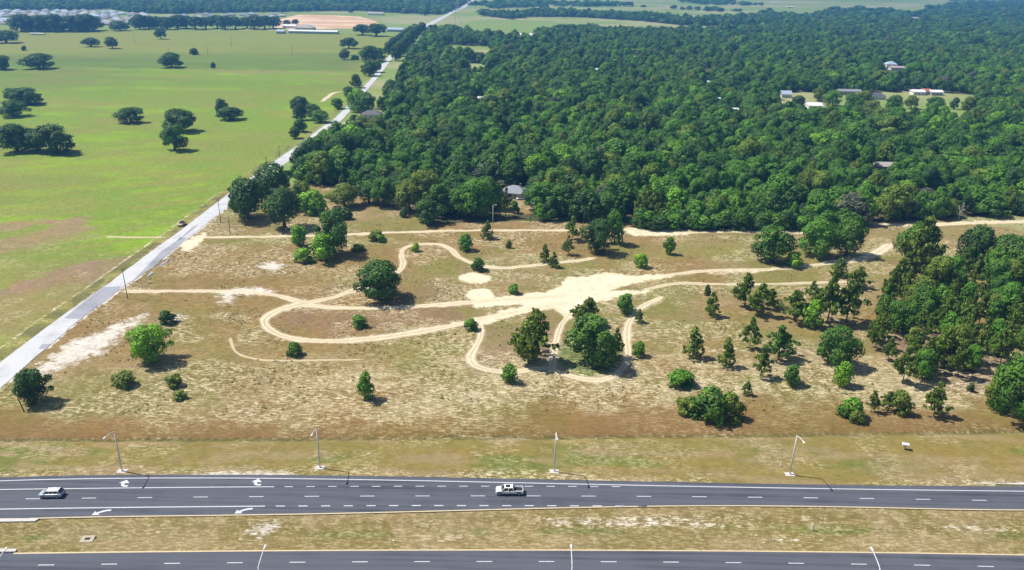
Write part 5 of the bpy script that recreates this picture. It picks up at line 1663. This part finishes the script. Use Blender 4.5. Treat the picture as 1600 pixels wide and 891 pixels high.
p = G(796, 771.5)
pickup((p[0], p[1], HWZ + 0.005), math.atan((lane_c(p[0] + 5) - lane_c(p[0] - 5)) / 10))
p = G(82, 776)
minivan((p[0], p[1], HWZ + 0.005), math.atan((lane_c(p[0] + 5) - lane_c(p[0] - 5)) / 10))

def small_car(loc, rz, paintm, label, roofm='trim', sc=0.82):
    e = empty('parked_car', loc, rz)
    P = M[paintm]
    loft([body_sec(-1.9, 0.6, 0.4, 0.66, 0.74), body_sec(-1.75, 0.8, 0.3, 0.78, 0.86), body_sec(-0.9, 0.85, 0.28, 0.88, 0.94), body_sec(1.3, 0.85, 0.28, 0.9, 0.96), body_sec(1.85, 0.75, 0.34, 0.82, 0.88)]).build('body', P, e)
    sec = lambda x, hw, z: (x, [(hw + 0.12, 0.92), (hw + 0.05, 1.2), (hw, z - 0.03), (hw * 0.9, z)])
    loft([(-1.0, [(0.8, 0.88), (0.76, 0.9), (0.7, 0.92), (0.6, 0.93)]), sec(-0.35, 0.6, 1.42), sec(0.6, 0.62, 1.44), (1.35, [(0.76, 0.92), (0.72, 0.96), (0.66, 0.98), (0.6, 1.0)])]).build('window_glass', M['glass'], e)
    MB().box(-0.4, 0.7, -0.6, 0.6, 1.40, 1.48).build('roof', M[roofm], e, 0.03)
    for s in (-1, 1):
        for x in (-1.2, 1.15):
            wheel(e, x, s * 0.78, 0.32)
        MB().box(-1.86, -1.7, s * 0.5 - 0.13, s * 0.5 + 0.13, 0.6, 0.74).build('headlight', M['lamp_clear'], e)
    e.scale = (sc, sc, sc)
    tag(e, label, 'car')
p = G(284.5, 352.5)
a, b = G(286, 356), G(320, 331)
small_car((p[0], p[1], 0.1), math.atan2(b[1] - a[1], b[0] - a[0]), 'cartan', 'small tan and dark car on the pasture side of the county road', sc=1.25)
p = G(813, 312)
small_car((p[0], p[1], 0.0), 0.3, 'carwhite', 'white car parked beside the grey roofed house', 'carwhite', 1.1)
p = G(553, 183)
small_car((p[0], p[1], 0.0), 0.1, 'carsilver', 'pale car parked on the driveway off the county road', 'carsilver', 1.15)

# ------------------------------------------------------------------ small things by the highway
def drain(px, py, z0, label):
    p = G(px, py)
    e = empty('drain_inlet', (p[0], p[1], z0), 0.12)
    mb = MB()
    mb.box(-1.7, 1.7, 0.45, 1.3, -0.3, 0.06).box(-1.7, 1.7, -1.3, -0.45, -0.3, 0.06).box(-1.7, -0.7, -0.449, 0.449, -0.3, 0.06).box(0.7, 1.7, -0.449, 0.449, -0.3, 0.06)
    mb.build('apron', M['dirtyconc'], e)
    MB().box(-0.7, 0.7, -0.44, 0.44, -0.3, -0.1).build('pit', M['carblack'], e)
    for i in range(5):
        MB().box(-0.6 + i * 0.28, -0.52 + i * 0.28, -0.44, 0.44, -0.02, 0.03).build('grate_bar', M['trim'], e)
    e.scale = (0.75, 0.75, 0.8)
    tag(e, label, 'drain', 'concrete drain inlets')
drain(136, 839, -0.5, 'concrete drain inlet with dark opening in the median near the minivan')
drain(1354, 708, -0.03, 'concrete drain inlet in the far verge left of the white utility box')
p = G(1413.5, 702)
e = empty('utility_box', (p[0], p[1], 0.0), -0.3)
MB().tube([(0, 0, -0.2), (0, 0, 1.05)], 0.11, 8).build('post', M['trim'], e)
MB().box(-0.75, 0.75, -0.5, 0.5, 1.05, 1.5).build('cabinet', M['wall_white'], e, 0.03)
MB().box(-0.8, 0.8, -0.55, 0.55, 1.5, 1.56).build('lid', M['carwhite'], e, 0.01)
tag(e, 'white utility box on a dark post in the far verge', 'utility box')
def marker(px, py, h, label):
    p = G(px, py)
    e = empty('marker_post', (p[0], p[1], -0.3))
    MB().tube([(0, 0, 0), (0, 0, h)], 0.13, 8).build('post', M['carwhite'], e)
    MB().tube([(0, 0, h), (0, 0, h + 0.12)], [0.14, 0.05], 8).build('cap', M['wall_white'], e)
    tag(e, label, 'marker post', 'white marker posts')
marker(1269, 826, 1.5, 'white marker post in the median')
marker(1219, 729, 1.3, 'thin white marker post left of the fourth street lamp')
SR = np.random.default_rng(17)
def stone(px, py, s, label):
    p = G(px, py)
    bm = bmesh.new()
    bmesh.ops.create_icosphere(bm, subdivisions=2, radius=1)
    for v in bm.verts:
        v.co = Vector((v.co.x * s * 1.3, v.co.y * s, max(v.co.z, -0.4) * s * 0.28)) * (1 + SR.uniform(-0.18, 0.18))
    me = bpy.data.meshes.new('rubble_lump')
    bm.to_mesh(me); bm.free()
    me.materials.append(M['dirtyconc'])
    o = link('rubble_lump', me, None, (p[0], p[1], -0.3 if py > 800 else -0.02))
    tag(o, label, 'rubble', 'pale lumps of rubble on the verges')
for px, py, s, l in ((576, 709, 0.4, 'white lump in the far verge right of the second street lamp'), (739, 704, 0.4, 'white lump in the far verge above the pickup'), (682, 676, 0.35, 'white lump on the brown bank above the verge'), (615, 843, 0.3, 'white lump in the median under the fork of lane dashes'), (221, 729, 0.5, 'white lump just right of the first street lamp'), (1284, 843, 0.35, 'dark edged lump in the median below the marker post')):
    stone(px, py, s, l)

# ------------------------------------------------------------------ the air
def haze():
    mb = MB().box(-15500, 15500, -400, 15500, -30, 190)
    t = bpy.data.materials.new('haze')
    t.use_nodes = True
    nt = t.node_tree
    nt.nodes.clear()
    o = nt.nodes.new('ShaderNodeOutputMaterial')
    v = nt.nodes.new('ShaderNodeVolumePrincipled')
    v.inputs['Color'].default_value = (0.16, 0.48, 1.0, 1)
    v.inputs['Density'].default_value = 0.00018
    v.inputs['Anisotropy'].default_value = 0.2
    nt.links.new(v.outputs[0], o.inputs['Volume'])
    ob = mb.build('haze', t)
    tag(ob, kind='stuff')
haze()
